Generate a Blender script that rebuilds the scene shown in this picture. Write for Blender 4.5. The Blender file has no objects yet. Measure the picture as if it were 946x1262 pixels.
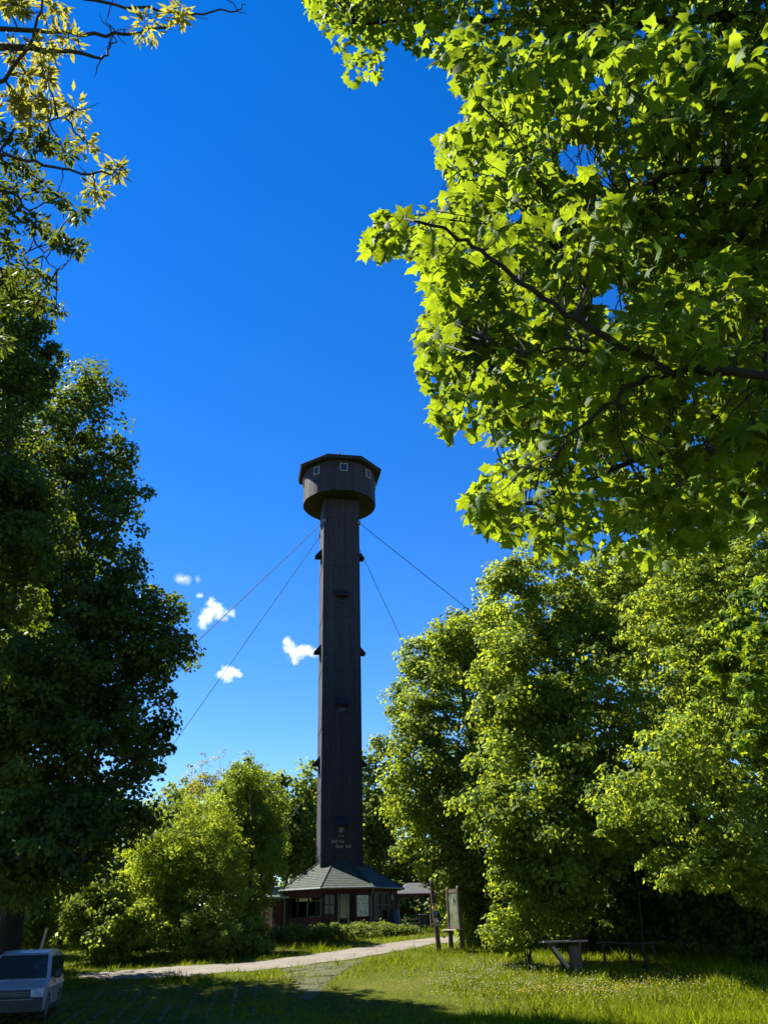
import bpy, math
import numpy as np
from mathutils import Matrix, Vector

# ------------------------------------------------------------------ camera
F_PX, W_PX, CX, CY = 1020.0, 946.0, 473.0, 631.0      # measured on the photograph
PITCH, ROLL, EYE = math.atan(517/1020), math.radians(1.57), 2.4
scene = bpy.context.scene
col = scene.collection
cam_data = bpy.data.cameras.new('camera')
cam = bpy.data.objects.new('camera', cam_data)
col.objects.link(cam)
cam_data.sensor_fit = 'HORIZONTAL'
cam_data.sensor_width = 36.0
cam_data.lens = F_PX/W_PX*36.0
cam_data.clip_start = 0.1
cam_data.clip_end = 9000
cam.matrix_world = Matrix.Translation((0, 0, EYE)) @ Matrix.Rotation(math.pi/2+PITCH, 4, 'X') @ Matrix.Rotation(-ROLL, 4, 'Z')
scene.camera = cam

# ------------------------------------------------------------------ sky, sun, exposure
SUN_BEARING, SUN_EL = math.radians(-62), math.radians(52)     # from +Y, negative = left
SUN_DIR = Vector((math.sin(SUN_BEARING)*math.cos(SUN_EL), math.cos(SUN_BEARING)*math.cos(SUN_EL), math.sin(SUN_EL)))
world = bpy.data.worlds.new('World')
scene.world = world
world.use_nodes = True
wn = world.node_tree
wn.nodes.clear()
sky = wn.nodes.new('ShaderNodeTexSky')
sky.sky_type = 'NISHITA'
sky.sun_disc = False
sky.sun_elevation = SUN_EL
sky.sun_rotation = SUN_BEARING
sky.altitude = 600
sky.air_density = 1.0
sky.dust_density = 0.0
sky.ozone_density = 3.0
hs = wn.nodes.new('ShaderNodeHueSaturation')
hs.inputs['Hue'].default_value = 0.513
hs.inputs['Saturation'].default_value = 1.38
hs.inputs['Value'].default_value = 1.0
bg = wn.nodes.new('ShaderNodeBackground')
bg.inputs['Strength'].default_value = 0.063
wo = wn.nodes.new('ShaderNodeOutputWorld')
wn.links.new(sky.outputs[0], hs.inputs['Color'])
wn.links.new(hs.outputs[0], bg.inputs['Color'])
wn.links.new(bg.outputs[0], wo.inputs['Surface'])
sun_data = bpy.data.lights.new('sun', 'SUN')
sun_data.energy = 5.0
sun_data.angle = math.radians(0.53)
sun_data.color = (1.0, 0.95, 0.84)
sun = bpy.data.objects.new('sun', sun_data)
col.objects.link(sun)
sun.rotation_euler = SUN_DIR.to_track_quat('Z', 'Y').to_euler()
scene.view_settings.view_transform = 'Standard'
scene.view_settings.look = 'None'
scene.view_settings.exposure = 1.8
scene.cycles.volume_bounces = 6
scene.view_settings.gamma = 1.0
scene.view_settings.use_curve_mapping = False

# ------------------------------------------------------------------ pixel helpers
def ray(px, py):
    x, y = px-CX, py-CY
    k, t = math.cos(ROLL), math.tan(ROLL)
    x2, y2 = (x-y*t)*k, (y+x*t)*k
    return np.array([x2, F_PX*math.cos(PITCH)+y2*math.sin(PITCH), F_PX*math.sin(PITCH)-y2*math.cos(PITCH)])
def at(px, py, Y):
    d = ray(px, py)
    return np.array([0, 0, EYE])+d*(Y/d[1])
def slant(px, py, r):
    d = ray(px, py)
    return np.array([0, 0, EYE])+d/np.linalg.norm(d)*r
_ty = np.array([-400, -30, 0, 12, 22, 29, 34, 40, 45, 52, 57, 62, 80, 130, 300, 3000.])
_tz = np.array([-6, .8, .75, .45, .1, 0, .42, 1.02, 1.40, 1.92, 2.25, 2.32, 2.6, 2.4, -4, -90.])
_fy = np.arange(-420, 3001, 0.5)
_fz = np.interp(_fy, _ty, _tz)
_k = np.hanning(15); _k /= _k.sum()
_fz = np.convolve(np.pad(_fz, 7, mode='edge'), _k, mode='valid')
def tz(x, y):
    x = np.asarray(x, float); y = np.asarray(y, float)
    return np.interp(y, _fy, _fz)+0.05*np.sin(x*.31+y*.11)*np.cos(y*.23-x*.07)+.02*np.sin(x*1.1+.4)*np.sin(y*.9)
def ground(px, py):
    d = ray(px, py); lo = None
    for Y in np.arange(6, 200, .1):
        p = np.array([0, 0, EYE])+d*(Y/d[1])
        if p[2] <= tz(p[0], p[1]):
            return p
    return np.array([0, 0, EYE])+d*(60/d[1])

# ------------------------------------------------------------------ mesh helpers
class MB:
    def __init__(s): s.v = []; s.f = []
    def add(s, v, f):
        o = len(s.v)
        s.v.extend([tuple(map(float, p)) for p in v]); s.f.extend([tuple(i+o for i in q) for q in f]); return s
    def box(s, c, d, m=None):
        hx, hy, hz = d[0]/2, d[1]/2, d[2]/2
        v = [Vector((sx*hx, sy*hy, sz*hz)) for sz in (-1, 1) for sy in (-1, 1) for sx in (-1, 1)]
        if m is not None: v = [m @ p for p in v]
        v = [p+Vector(c) for p in v]
        return s.add(v, [(0, 2, 3, 1), (4, 5, 7, 6), (0, 1, 5, 4), (2, 6, 7, 3), (0, 4, 6, 2), (1, 3, 7, 5)])
    def bevbox(s, c, d, b=.02):
        # chamfered box
        hx, hy, hz = d[0]/2, d[1]/2, d[2]/2
        rings = []
        for z, i in ((-hz, b), (-hz+b, 0), (hz-b, 0), (hz, b)):
            x, y = hx-i, hy-i; e = b
            rings.append([(x-e, -y, z), (x, -y+e, z), (x, y-e, z), (x-e, y, z), (-x+e, y, z), (-x, y-e, z), (-x, -y+e, z), (-x+e, -y, z)])
        v = [tuple(np.array(p)+np.array(c)) for r in rings for p in r]
        f = [tuple(reversed(range(8))), tuple(range(24, 32))]
        for k in range(3):
            for i in range(8):
                j = (i+1) % 8
                f.append((k*8+i, k*8+j, k*8+8+j, k*8+8+i))
        return s.add(v, f)
    def tube(s, pts, rad, n=8, cap=True):
        pts = [np.array(p, float) for p in pts]
        if np.isscalar(rad): rad = [rad]*len(pts)
        v = []; f = []
        up = None
        for i, p in enumerate(pts):
            t = pts[min(i+1, len(pts)-1)]-pts[max(i-1, 0)]
            t = t/(np.linalg.norm(t)+1e-9)
            if up is None:
                up = np.array([1, 0, 0]) if abs(t[0]) < .8 else np.array([0, 1, 0])
            a = np.cross(t, up); a /= np.linalg.norm(a)+1e-9
            b = np.cross(a, t); up = b
            for k in range(n):
                w = 2*math.pi*k/n
                v.append(p+rad[i]*(math.cos(w)*a+math.sin(w)*b))
        for i in range(len(pts)-1):
            for k in range(n):
                j = (k+1) % n
                f.append((i*n+k, i*n+j, i*n+n+j, i*n+n+k))
        if cap:
            f.append(tuple(range(n))); f.append(tuple(reversed(range((len(pts)-1)*n, len(pts)*n))))
        return s.add(v, f)
    def prism(s, poly, z0, z1):
        n = len(poly)
        v = [(p[0], p[1], z0) for p in poly]+[(p[0], p[1], z1) for p in poly]
        f = [tuple(reversed(range(n))), tuple(range(n, 2*n))]+[(i, (i+1) % n, n+(i+1) % n, n+i) for i in range(n)]
        return s.add(v, f)
    def build(s, name, mat, parent=None, smooth=False, fix=True):
        me = bpy.data.meshes.new(name)
        me.from_pydata(s.v, [], s.f)
        if fix:
            import bmesh
            bm = bmesh.new(); bm.from_mesh(me)
            bmesh.ops.recalc_face_normals(bm, faces=bm.faces[:])
            bm.to_mesh(me); bm.free()
        me.materials.append(mat)
        if smooth: me.polygons.foreach_set('use_smooth', [True]*len(me.polygons))
        o = bpy.data.objects.new(name, me)
        col.objects.link(o)
        if parent is not None: o.parent = parent
        return o
def tag(o, label=None, cat=None, group=None, kind=None):
    if label: o['label'] = label
    if cat: o['category'] = cat
    if group: o['group'] = group
    if kind: o['kind'] = kind
    return o
def empty(name, loc=(0, 0, 0), rz=0):
    o = bpy.data.objects.new(name, None)
    o.empty_display_size = .3
    o.location = [float(a) for a in loc]; o.rotation_euler = (0, 0, rz)
    col.objects.link(o)
    return o
def raw_mesh(name, V, T, mat, parent=None, attrs=None, smooth=False):
    """V (n,3), T (m,3) numpy; fast triangle mesh"""
    me = bpy.data.meshes.new(name)
    me.vertices.add(len(V)); me.vertices.foreach_set('co', np.ascontiguousarray(V, dtype=np.float32).ravel())
    me.loops.add(T.size); me.loops.foreach_set('vertex_index', np.ascontiguousarray(T, dtype=np.int32).ravel())
    me.polygons.add(len(T))
    me.polygons.foreach_set('loop_start', np.arange(0, T.size, 3, dtype=np.int32))
    if smooth: me.polygons.foreach_set('use_smooth', np.ones(len(T), dtype=bool))
    me.update(calc_edges=True)
    if attrs:
        for k, a in attrs.items():
            at_ = me.attributes.new(k, 'FLOAT', 'POINT'); at_.data.foreach_set('value', np.ascontiguousarray(a, dtype=np.float32))
    me.materials.append(mat)
    o = bpy.data.objects.new(name, me)
    col.objects.link(o)
    if parent is not None: o.parent = parent
    return o

# ------------------------------------------------------------------ materials
def new_mat(name):
    m = bpy.data.materials.new(name); m.use_nodes = True
    nt = m.node_tree
    return m, nt, nt.nodes['Principled BSDF']
def ramp(nt, src, stops):
    r = nt.nodes.new('ShaderNodeValToRGB')
    e = r.color_ramp.elements
    while len(e) < len(stops): e.new(.5)
    for k, (p, c) in zip(e, stops):
        k.position = p; k.color = (*c, 1) if len(c) == 3 else c
    nt.links.new(src, r.inputs[0]); return r
def noise(nt, scale, detail=4, coord='Object', stretch=None, rough=.6):
    tc = nt.nodes.new('ShaderNodeTexCoord')
    out = tc.outputs[coord]
    if stretch:
        mp = nt.nodes.new('ShaderNodeMapping'); mp.inputs['Scale'].default_value = stretch
        nt.links.new(out, mp.inputs[0]); out = mp.outputs[0]
    n = nt.nodes.new('ShaderNodeTexNoise'); n.inputs['Scale'].default_value = scale; n.inputs['Detail'].default_value = detail
    n.inputs['Roughness'].default_value = rough
    nt.links.new(out, n.inputs['Vector']); return n
def bump(nt, b, src, strength=.4, dist=.02):
    n = nt.nodes.new('ShaderNodeBump'); n.inputs['Strength'].default_value = strength; n.inputs['Distance'].default_value = dist
    nt.links.new(src, n.inputs['Height']); nt.links.new(n.outputs[0], b.inputs['Normal'])
def simple(name, c1, c2=None, scale=6, rough=.7, stretch=None, metal=0, bmp=.3, dist=.01, spec=.4):
    m, nt, b = new_mat(name)
    c2 = c2 or tuple(x*.65 for x in c1)
    n = noise(nt, scale, 5, stretch=stretch)
    r = ramp(nt, n.outputs['Fac'], [(.3, c2), (.7, c1)])
    nt.links.new(r.outputs[0], b.inputs['Base Color'])
    b.inputs['Roughness'].default_value = rough; b.inputs['Metallic'].default_value = metal
    b.inputs['Specular IOR Level'].default_value = spec
    if bmp: bump(nt, b, n.outputs['Fac'], bmp, dist)
    return m
def leaf_mat(name, dark, light, trans, fac=.42, rough=.5, spec=.25):
    m, nt, b = new_mat(name)
    a = nt.nodes.new('ShaderNodeAttribute'); a.attribute_name = 'tint'
    r = ramp(nt, a.outputs['Fac'], [(.0, dark), (.6, tuple((x+y)/2 for x, y in zip(dark, light))), (1., light)])
    vn = nt.nodes.new('ShaderNodeAttribute'); vn.attribute_name = 'vein'
    vr = ramp(nt, vn.outputs['Fac'], [(.55, (1, 1, 1)), (1., (1.7, 1.55, 1.5))])
    vm = nt.nodes.new('ShaderNodeMixRGB'); vm.blend_type = 'MULTIPLY'; vm.inputs[0].default_value = 1
    nt.links.new(r.outputs[0], vm.inputs[1]); nt.links.new(vr.outputs[0], vm.inputs[2])
    nt.links.new(vm.outputs[0], b.inputs['Base Color'])
    b.inputs['Roughness'].default_value = rough; b.inputs['Specular IOR Level'].default_value = spec
    t = nt.nodes.new('ShaderNodeBsdfTranslucent')
    r2 = ramp(nt, a.outputs['Fac'], [(0, tuple(x*.45 for x in trans)), (1, trans)])
    vr2 = ramp(nt, vn.outputs['Fac'], [(.5, (1, 1, 1)), (1., (.5, .55, .6))])
    vm2 = nt.nodes.new('ShaderNodeMixRGB'); vm2.blend_type = 'MULTIPLY'; vm2.inputs[0].default_value = 1
    nt.links.new(r2.outputs[0], vm2.inputs[1]); nt.links.new(vr2.outputs[0], vm2.inputs[2])
    nt.links.new(vm2.outputs[0], t.inputs['Color'])
    mx = nt.nodes.new('ShaderNodeMixShader'); mx.inputs[0].default_value = fac
    nt.links.new(b.outputs[0], mx.inputs[1]); nt.links.new(t.outputs[0], mx.inputs[2])
    nt.links.new(mx.outputs[0], nt.nodes['Material Output'].inputs['Surface'])
    return m
def glass_mat(name, c=(.02, .03, .035), rough=.06):
    m, nt, b = new_mat(name)
    b.inputs['Base Color'].default_value = (*c, 1); b.inputs['Roughness'].default_value = rough
    b.inputs['Specular IOR Level'].default_value = .4
    n = noise(nt, 1.3, 2); bump(nt, b, n.outputs['Fac'], .06, .02)
    return m
def wood_mat(name, c1, c2, rough=.75):
    m, nt, b = new_mat(name)
    n = noise(nt, 5, 6, stretch=(6, 6, .35), rough=.7)
    n2 = noise(nt, .9, 4, stretch=(4, 4, .12))
    r = ramp(nt, n.outputs['Fac'], [(.25, c2), (.5, tuple((x+y)/2 for x, y in zip(c1, c2))), (.78, c1)])
    mm = nt.nodes.new('ShaderNodeMixRGB'); mm.blend_type = 'MULTIPLY'; mm.inputs[0].default_value = .6
    r2 = ramp(nt, n2.outputs['Fac'], [(.32, (.45, .45, .5)), (.68, (1.45, 1.4, 1.35))])
    nt.links.new(r.outputs[0], mm.inputs[1]); nt.links.new(r2.outputs[0], mm.inputs[2])
    nt.links.new(mm.outputs[0], b.inputs['Base Color'])
    b.inputs['Roughness'].default_value = rough; b.inputs['Specular IOR Level'].default_value = .3
    bump(nt, b, n.outputs['Fac'], .5, .008)
    return m
M = {}
M['bark'] = simple('bark', (.085, .07, .055), (.03, .025, .02), 7, .9, (1, 1, .25), bmp=.8, dist=.03)
M['bark_black'] = simple('bark_black', (.022, .018, .014), (.008, .007, .006), 14, .9, (1, 1, .3), bmp=.8, dist=.01)
M['bark_dark'] = simple('bark_dark', (.045, .035, .03), (.018, .015, .013), 9, .9, (1, 1, .3), bmp=.8, dist=.02)
M['tower_wood'] = wood_mat('tower_wood', (.050, .044, .058), (.010, .010, .016))
M['red_wood'] = wood_mat('red_wood', (.085, .024, .02), (.035, .012, .011))
M['trim_dark'] = wood_mat('trim_dark', (.028, .023, .024), (.012, .010, .011))
M['post_wood'] = wood_mat('post_wood', (.10, .075, .055), (.04, .03, .024))
M['pale_wood'] = wood_mat('pale_wood', (.42, .36, .30), (.22, .18, .15))
M['white_paint'] = simple('white_paint', (.78, .78, .76), (.6, .6, .58), 8, .5, bmp=.05)
M['steel'] = simple('steel', (.18, .18, .19), (.10, .10, .11), 12, .45, metal=.7, bmp=.1)
M['cable'] = simple('cable', (.05, .05, .055), (.03, .03, .035), 12, .8, bmp=0)
M['zinc'] = simple('zinc', (.22, .22, .22), (.12, .12, .12), 5, .5, metal=.4, bmp=.1)
M['glass'] = glass_mat('window_glass')
M['glass_pale'] = glass_mat('pale_glass', (.02, .026, .028), .2)
M['glass_door'] = glass_mat('door_glass', (.012, .024, .03), .12)
M['shingle'] = simple('shingle', (.038, .056, .040), (.016, .026, .019), 3.5, .85, bmp=.5, dist=.015)
M['shingle_grey'] = simple('shingle_grey', (.075, .075, .078), (.045, .045, .048), 4, .85, bmp=.5, dist=.015)
M['leaf_maple'] = leaf_mat('leaf_maple', (.022, .058, .005), (.075, .14, .012), (.37, .48, .014), .48, .6, .08)
M['leaf_maple_far'] = leaf_mat('leaf_maple_far', (.022, .058, .007), (.085, .15, .016), (.37, .49, .018), .48, .6, .08)
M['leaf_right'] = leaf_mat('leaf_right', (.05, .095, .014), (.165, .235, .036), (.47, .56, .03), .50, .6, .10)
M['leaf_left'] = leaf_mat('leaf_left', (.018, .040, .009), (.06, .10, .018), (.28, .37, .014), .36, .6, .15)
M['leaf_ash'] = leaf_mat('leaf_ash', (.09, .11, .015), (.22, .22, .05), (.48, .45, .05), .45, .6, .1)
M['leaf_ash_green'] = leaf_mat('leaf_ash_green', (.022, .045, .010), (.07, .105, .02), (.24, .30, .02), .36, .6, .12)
M['leaf_willow'] = leaf_mat('leaf_willow', (.065, .115, .014), (.19, .245, .036), (.48, .57, .03), .52, .6, .10)
M['leaf_bush'] = leaf_mat('leaf_bush', (.055, .105, .018), (.17, .23, .04), (.45, .56, .034), .5, .6, .10)
M['leaf_back'] = leaf_mat('leaf_back', (.05, .09, .018), (.15, .20, .04), (.38, .46, .035), .46, .6, .12)
M['leaf_hedge'] = leaf_mat('leaf_hedge', (.05, .09, .008), (.14, .18, .02), (.32, .36, .015), .36, .6, .15)
M['grass'] = leaf_mat('grass', (.055, .098, .004), (.155, .185, .008), (.33, .39, .008), .40, .8, .03)

# ------------------------------------------------------------------ terrain
def make_terrain():
    xs = np.concatenate([np.linspace(-2500, -60, 14), np.arange(-56, 57, .9), np.linspace(60, 2500, 14)])
    ys = np.concatenate([np.linspace(-400, -20, 10), np.arange(-16, 24, 2.), np.arange(24, 72, .5), np.arange(72, 130, 3.), np.linspace(140, 3000, 24)])
    X, Y = np.meshgrid(xs, ys)
    Z = tz(X, Y)
    V = np.stack([X, Y, Z], -1).reshape(-1, 3)
    nx, ny = len(xs), len(ys)
    i = (np.arange(ny-1)[:, None]*nx+np.arange(nx-1)[None]).ravel()
    T = np.concatenate([np.stack([i, i+1, i+nx+1], 1), np.stack([i, i+nx+1, i+nx], 1)])
    m, nt, b = new_mat('meadow_soil')
    n1 = noise(nt, .35, 5); n2 = noise(nt, 9, 6)
    mx = nt.nodes.new('ShaderNodeMath'); mx.operation = 'MULTIPLY_ADD'; mx.inputs[1].default_value = .5
    nt.links.new(n2.outputs['Fac'], mx.inputs[0]); nt.links.new(n1.outputs['Fac'], mx.inputs[2])
    r = ramp(nt, mx.outputs[0], [(.45, (.025, .035, .003)), (.75, (.055, .065, .006)), (1., (.09, .08, .02))])
    nt.links.new(r.outputs[0], b.inputs['Base Color']); b.inputs['Roughness'].default_value = .95; b.inputs['Specular IOR Level'].default_value = .05
    bump(nt, b, n2.outputs['Fac'], .6, .05)
    tag(raw_mesh('ground', V, T, m, smooth=True), 'grassy meadow rising gently towards the tower', None, kind='structure')
make_terrain()

def ribbon(name, left, right, lift, mat, label, n=120, seed=0, jit=.12, across=8):
    """sheet between two pixel polylines, laid on the terrain with ragged edges"""
    rng = np.random.default_rng(seed)
    L = np.array([ground(*p)[:2] for p in left]); R_ = np.array([ground(*p)[:2] for p in right])
    t = np.linspace(0, len(L)-1, n)
    def ip(A): return np.stack([np.interp(t, np.arange(len(A)), A[:, k]) for k in range(2)], 1)
    def sm(a): return np.convolve(np.pad(a, 2, mode='edge'), np.ones(5)/5, mode='valid')
    A, B = ip(L), ip(R_)
    for k in range(2): A[:, k] = sm(A[:, k]); B[:, k] = sm(B[:, k])
    def rag():
        q = sum(rng.normal(0, 1)*np.sin(t*f_+rng.uniform(0, 6)) for f_ in (3, 5, 9, 14, 23))
        return (q*jit*1.6+rng.normal(0, jit, n))[:, None]*np.array([.3, 1.0])
    A += rag(); B += rag()
    w = np.linspace(0, 1, across)
    G = A[:, None]*(1-w)[None, :, None]+B[:, None]*w[None, :, None]
    Z = tz(G[..., 0], G[..., 1])+lift
    V = np.concatenate([G, Z[..., None]], -1).reshape(-1, 3)
    i = (np.arange(n-1)[:, None]*across+np.arange(across-1)[None]).ravel()
    T = np.concatenate([np.stack([i, i+1, i+across+1], 1), np.stack([i, i+across+1, i+across], 1)])
    # faces up
    a, b_, c = V[T[0][0]], V[T[0][1]], V[T[0][2]]
    if np.cross(b_-a, c-a)[2] < 0: T = T[:, ::-1]
    o = raw_mesh(name, V, T, mat, smooth=True)
    tag(o, label, None, kind='structure')
    return A, B
m, nt, b = new_mat('gravel')
n1 = noise(nt, 22, 6, rough=.75); n2 = noise(nt, .8, 3)
r1 = ramp(nt, n1.outputs['Fac'], [(.3, (.07, .06, .048)), (.55, (.17, .148, .122)), (.75, (.28, .25, .215))])
r2 = ramp(nt, n2.outputs['Fac'], [(.35, (.75, .75, .7)), (.65, (1.1, 1.08, 1.05))])
mm = nt.nodes.new('ShaderNodeMixRGB'); mm.blend_type = 'MULTIPLY'; mm.inputs[0].default_value = 1
nt.links.new(r1.outputs[0], mm.inputs[1]); nt.links.new(r2.outputs[0], mm.inputs[2]); nt.links.new(mm.outputs[0], b.inputs['Base Color'])
b.inputs['Roughness'].default_value = .95; bump(nt, b, n1.outputs['Fac'], .9, .04)
M['gravel'] = m
M['dirt'] = simple('dirt', (.055, .052, .022), (.028, .034, .009), 3.5, .95, bmp=.6, dist=.04)
M['concrete'] = simple('concrete', (.085, .085, .065), (.035, .042, .022), 9, .9, bmp=.4, dist=.01)
PATH_TOP = [(92, 1203), (118, 1200), (155, 1197), (240, 1191), (330, 1185), (420, 1172), (480, 1163), (535, 1156.5), (600, 1153)]
PATH_BOT = [(94, 1204.5), (118, 1207), (155, 1208), (240, 1203), (330, 1196), (420, 1185), (480, 1175), (535, 1164), (600, 1160)]
ribbon('gravel_path', PATH_TOP, PATH_BOT, .02, M['gravel'], 'pale gravel path climbing towards the tower', 160, 1, .05, 10)
DIRT_L = [(345, 1192), (352, 1200), (360, 1210), (368, 1222), (380, 1236)]
DIRT_R = [(455, 1183), (425, 1196), (408, 1208), (396, 1222), (384, 1236)]
ribbon('dirt_track', DIRT_L, DIRT_R, .012, M['dirt'], 'worn dirt track branching off the gravel path', 60, 2, .12, 8)

# ------------------------------------------------------------------ foliage
def template(kind):
    if kind == 'kite':
        v = [(0, 0, 0), (.42, .45, -.05), (0, 1, -.12), (-.42, .45, -.05)]; f = [(0, 1, 2), (0, 2, 3)]
    elif kind == 'narrow':
        v = [(0, 0, 0), (.17, .4, -.04), (0, 1, -.12), (-.17, .4, -.04)]; f = [(0, 1, 2), (0, 2, 3)]
    elif kind == 'blade':
        v = [(-.046, 0, 0), (.046, 0, 0), (0, 1, -.25)]; f = [(0, 1, 2)]
    elif kind == 'ovate':
        v = [(0, 0, 0), (.26, .2, -.05), (.34, .5, -.07), (0, 1, -.15), (-.34, .5, -.07), (-.26, .2, -.05), (0, .5, .02)]
        f = [(6, 0, 1), (6, 1, 2), (6, 2, 3), (6, 3, 4), (6, 4, 5), (6, 5, 0)]
    elif kind == 'lobed':
        h = [(.20, -.06), (.46, .02), (.36, .20), (.62, .46), (.38, .52), (.24, .68)]
        o = [(0, 0)]+h+[(0, 1)]+[(-x, y) for x, y in reversed(h)]
        v = [(x, y, -.22*abs(x)-.3*x*x-.18*y*y) for x, y in o]+[(0, .33, .03)]
        f = [(len(o), i, (i+1) % len(o)) for i in range(len(o))]
    elif kind == 'five':
        o = [(0, 0), (.42, -.03), (.34, .2), (.6, .46), (.27, .54), (0, 1), (-.27, .54), (-.6, .46), (-.34, .2), (-.42, -.03)]
        v = [(x, y, -.25*abs(x)-.2*y*y) for x, y in o]
        f = [(0, i, i+1) for i in range(1, 9)]
    elif kind == 'maple':
        h = [(.16, -.07), (.45, -.03), (.36, .10), (.42, .18), (.30, .22), (.50, .36), (.66, .52), (.44, .50), (.40, .60), (.24, .52), (.22, .70), (.10, .80)]
        o = [(0, 0)]+h+[(0, 1.04)]+[(-x, y) for x, y in reversed(h)]
        v = [(x, y, -.30*abs(x)-.3*x*x-.28*max(y-.2, 0)**2) for x, y in o]+[(0, .3, .045)]
        n = len(o); f = [(n, i, (i+1) % n) for i in range(n)]
    return np.array(v, float), np.array(f, int)
VEIN = np.zeros(27); VEIN[[0, 2, 7, 13, 19, 24, 26]] = 1
def vein_of(kind, n): return np.tile(VEIN, n) if kind == 'maple' else np.zeros(n*len(TEMPL[kind][0]))
TEMPL = {k: template(k) for k in ('kite', 'narrow', 'blade', 'ovate', 'five', 'lobed', 'maple')}
def norm(a): return a/(np.linalg.norm(a, axis=-1, keepdims=True)+1e-9)
def frames(N, D):
    N = norm(N); t = norm(D-(D*N).sum(-1, keepdims=True)*N); x = np.cross(t, N)
    return np.stack([x, t, N], -1)          # columns
def leaf_mesh(name, P, N, D, S, tint, kind, mat, parent):
    tv, tf = TEMPL[kind]
    Rm = frames(N, D)
    V = np.einsum('nij,vj->nvi', Rm, tv)*S[:, None, None]+P[:, None, :]
    n, k = len(P), len(tv)
    T = (np.arange(n)[:, None, None]*k+tf[None]).reshape(-1, 3)
    return raw_mesh(name, V.reshape(-1, 3), T, mat, parent, {'tint': np.repeat(np.clip(tint, 0, 1), k), 'vein': vein_of(kind, n)})
def clump_leaves(C, O, rc, per, rng, flat=.65, size=.16, up=.5, out=.35, droop=.35, sv=.3, hang=0.0):
    """leaves round clump centres C (n,3) with outward directions O"""
    n = len(C)
    rcs = rc*rng.uniform(.45, 1.3, n)
    idx = np.repeat(np.arange(n), rng.poisson(per, n).clip(3))
    k = len(idx)
    v = norm(rng.normal(size=(k, 3))+np.array([0, 0, .45])+.5*O[idx])
    rad = rcs[idx]*rng.uniform(.1, 1, k)**.45
    P = C[idx]+v*rad[:, None]*np.array([1, 1, flat])
    P[:, 2] -= hang*rng.uniform(0, 1, k)*rcs[idx]
    N = norm(v*.8+np.array([0, 0, up*.8])+O[idx]*out+rng.normal(size=(k, 3))*.5)
    D = norm(rng.normal(size=(k, 3))*.7+v*.8-np.array([0, 0, droop]))
    S = size*rng.uniform(1-sv, 1+sv, k)
    tint = np.clip(rng.normal(.5, .16, n)[idx]+rng.normal(0, .17, k), 0, 1)
    return P, N, D, S, tint
def lobe_clumps(lobes, n, rng, inner=.5):
    """lobes: (centre, radii) ellipsoids; clumps favour their outer shells, uneven outline"""
    c = np.array([l[0] for l in lobes], float); r = np.array([l[1] for l in lobes], float)
    w = (r[:, 0]*r[:, 1]+r[:, 0]*r[:, 2]+r[:, 1]*r[:, 2]); w /= w.sum()
    i = rng.choice(len(lobes), n, p=w)
    d = norm(rng.normal(size=(n, 3)))
    ph = rng.uniform(0, 6.28, (len(lobes), 3))[i]
    lump = 1+.12*np.sin(4*d[:, 0]+3*d[:, 2]+ph[:, 0])+.10*np.sin(6*d[:, 1]-5*d[:, 2]+ph[:, 1])
    rr = (1-inner*rng.uniform(0, 1, n)**1.6)*lump
    far_ = rng.uniform(0, 1, n) < .09
    rr = np.where(far_, lump*rng.uniform(1.02, 1.22, n), rr)
    C = c[i]+d*r[i]*rr[:, None]
    O = norm(d/r[i])
    return C, O
def billow(lobes, rng, k=9):
    out = []
    for c, r in lobes:
        c = np.array(c, float); r = np.array(r, float)
        out.append((c, r*.9))
        d = norm(rng.normal(size=(k, 3))+np.array([0, 0, .15]))
        f = rng.uniform(.24, .44, k)
        for j in range(k):
            out.append((c+d[j]*r*(1.08-f[j]*.62), r*f[j]*rng.uniform(.8, 1.2, 3)))
    return out
def lobe_px(px, py, Y, rx, ry, rd=None):
    """ellipsoid seen at pixel (px,py) with pixel radii, standing at distance Y"""
    p = at(px, py, Y)
    k = (p[1]*math.cos(PITCH)+(p[2]-EYE)*math.sin(PITCH))/F_PX
    a, b_ = at(px, py-ry, Y), at(px, py+ry, Y)
    rz = (a[2]-b_[2])/2
    return (p, (rx*k, rd or rx*k, rz))
def limb_path(a, b, rng, k=5, sag=.0, wob=.06):
    a, b = np.array(a, float), np.array(b, float)
    L = np.linalg.norm(b-a); t = np.linspace(0, 1, k)
    p = a+(b-a)*t[:, None]
    p[:, 2] += -sag*L*np.sin(t*math.pi)
    p[1:-1] += rng.normal(0, wob*L/k, (k-2, 3))
    return p
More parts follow.
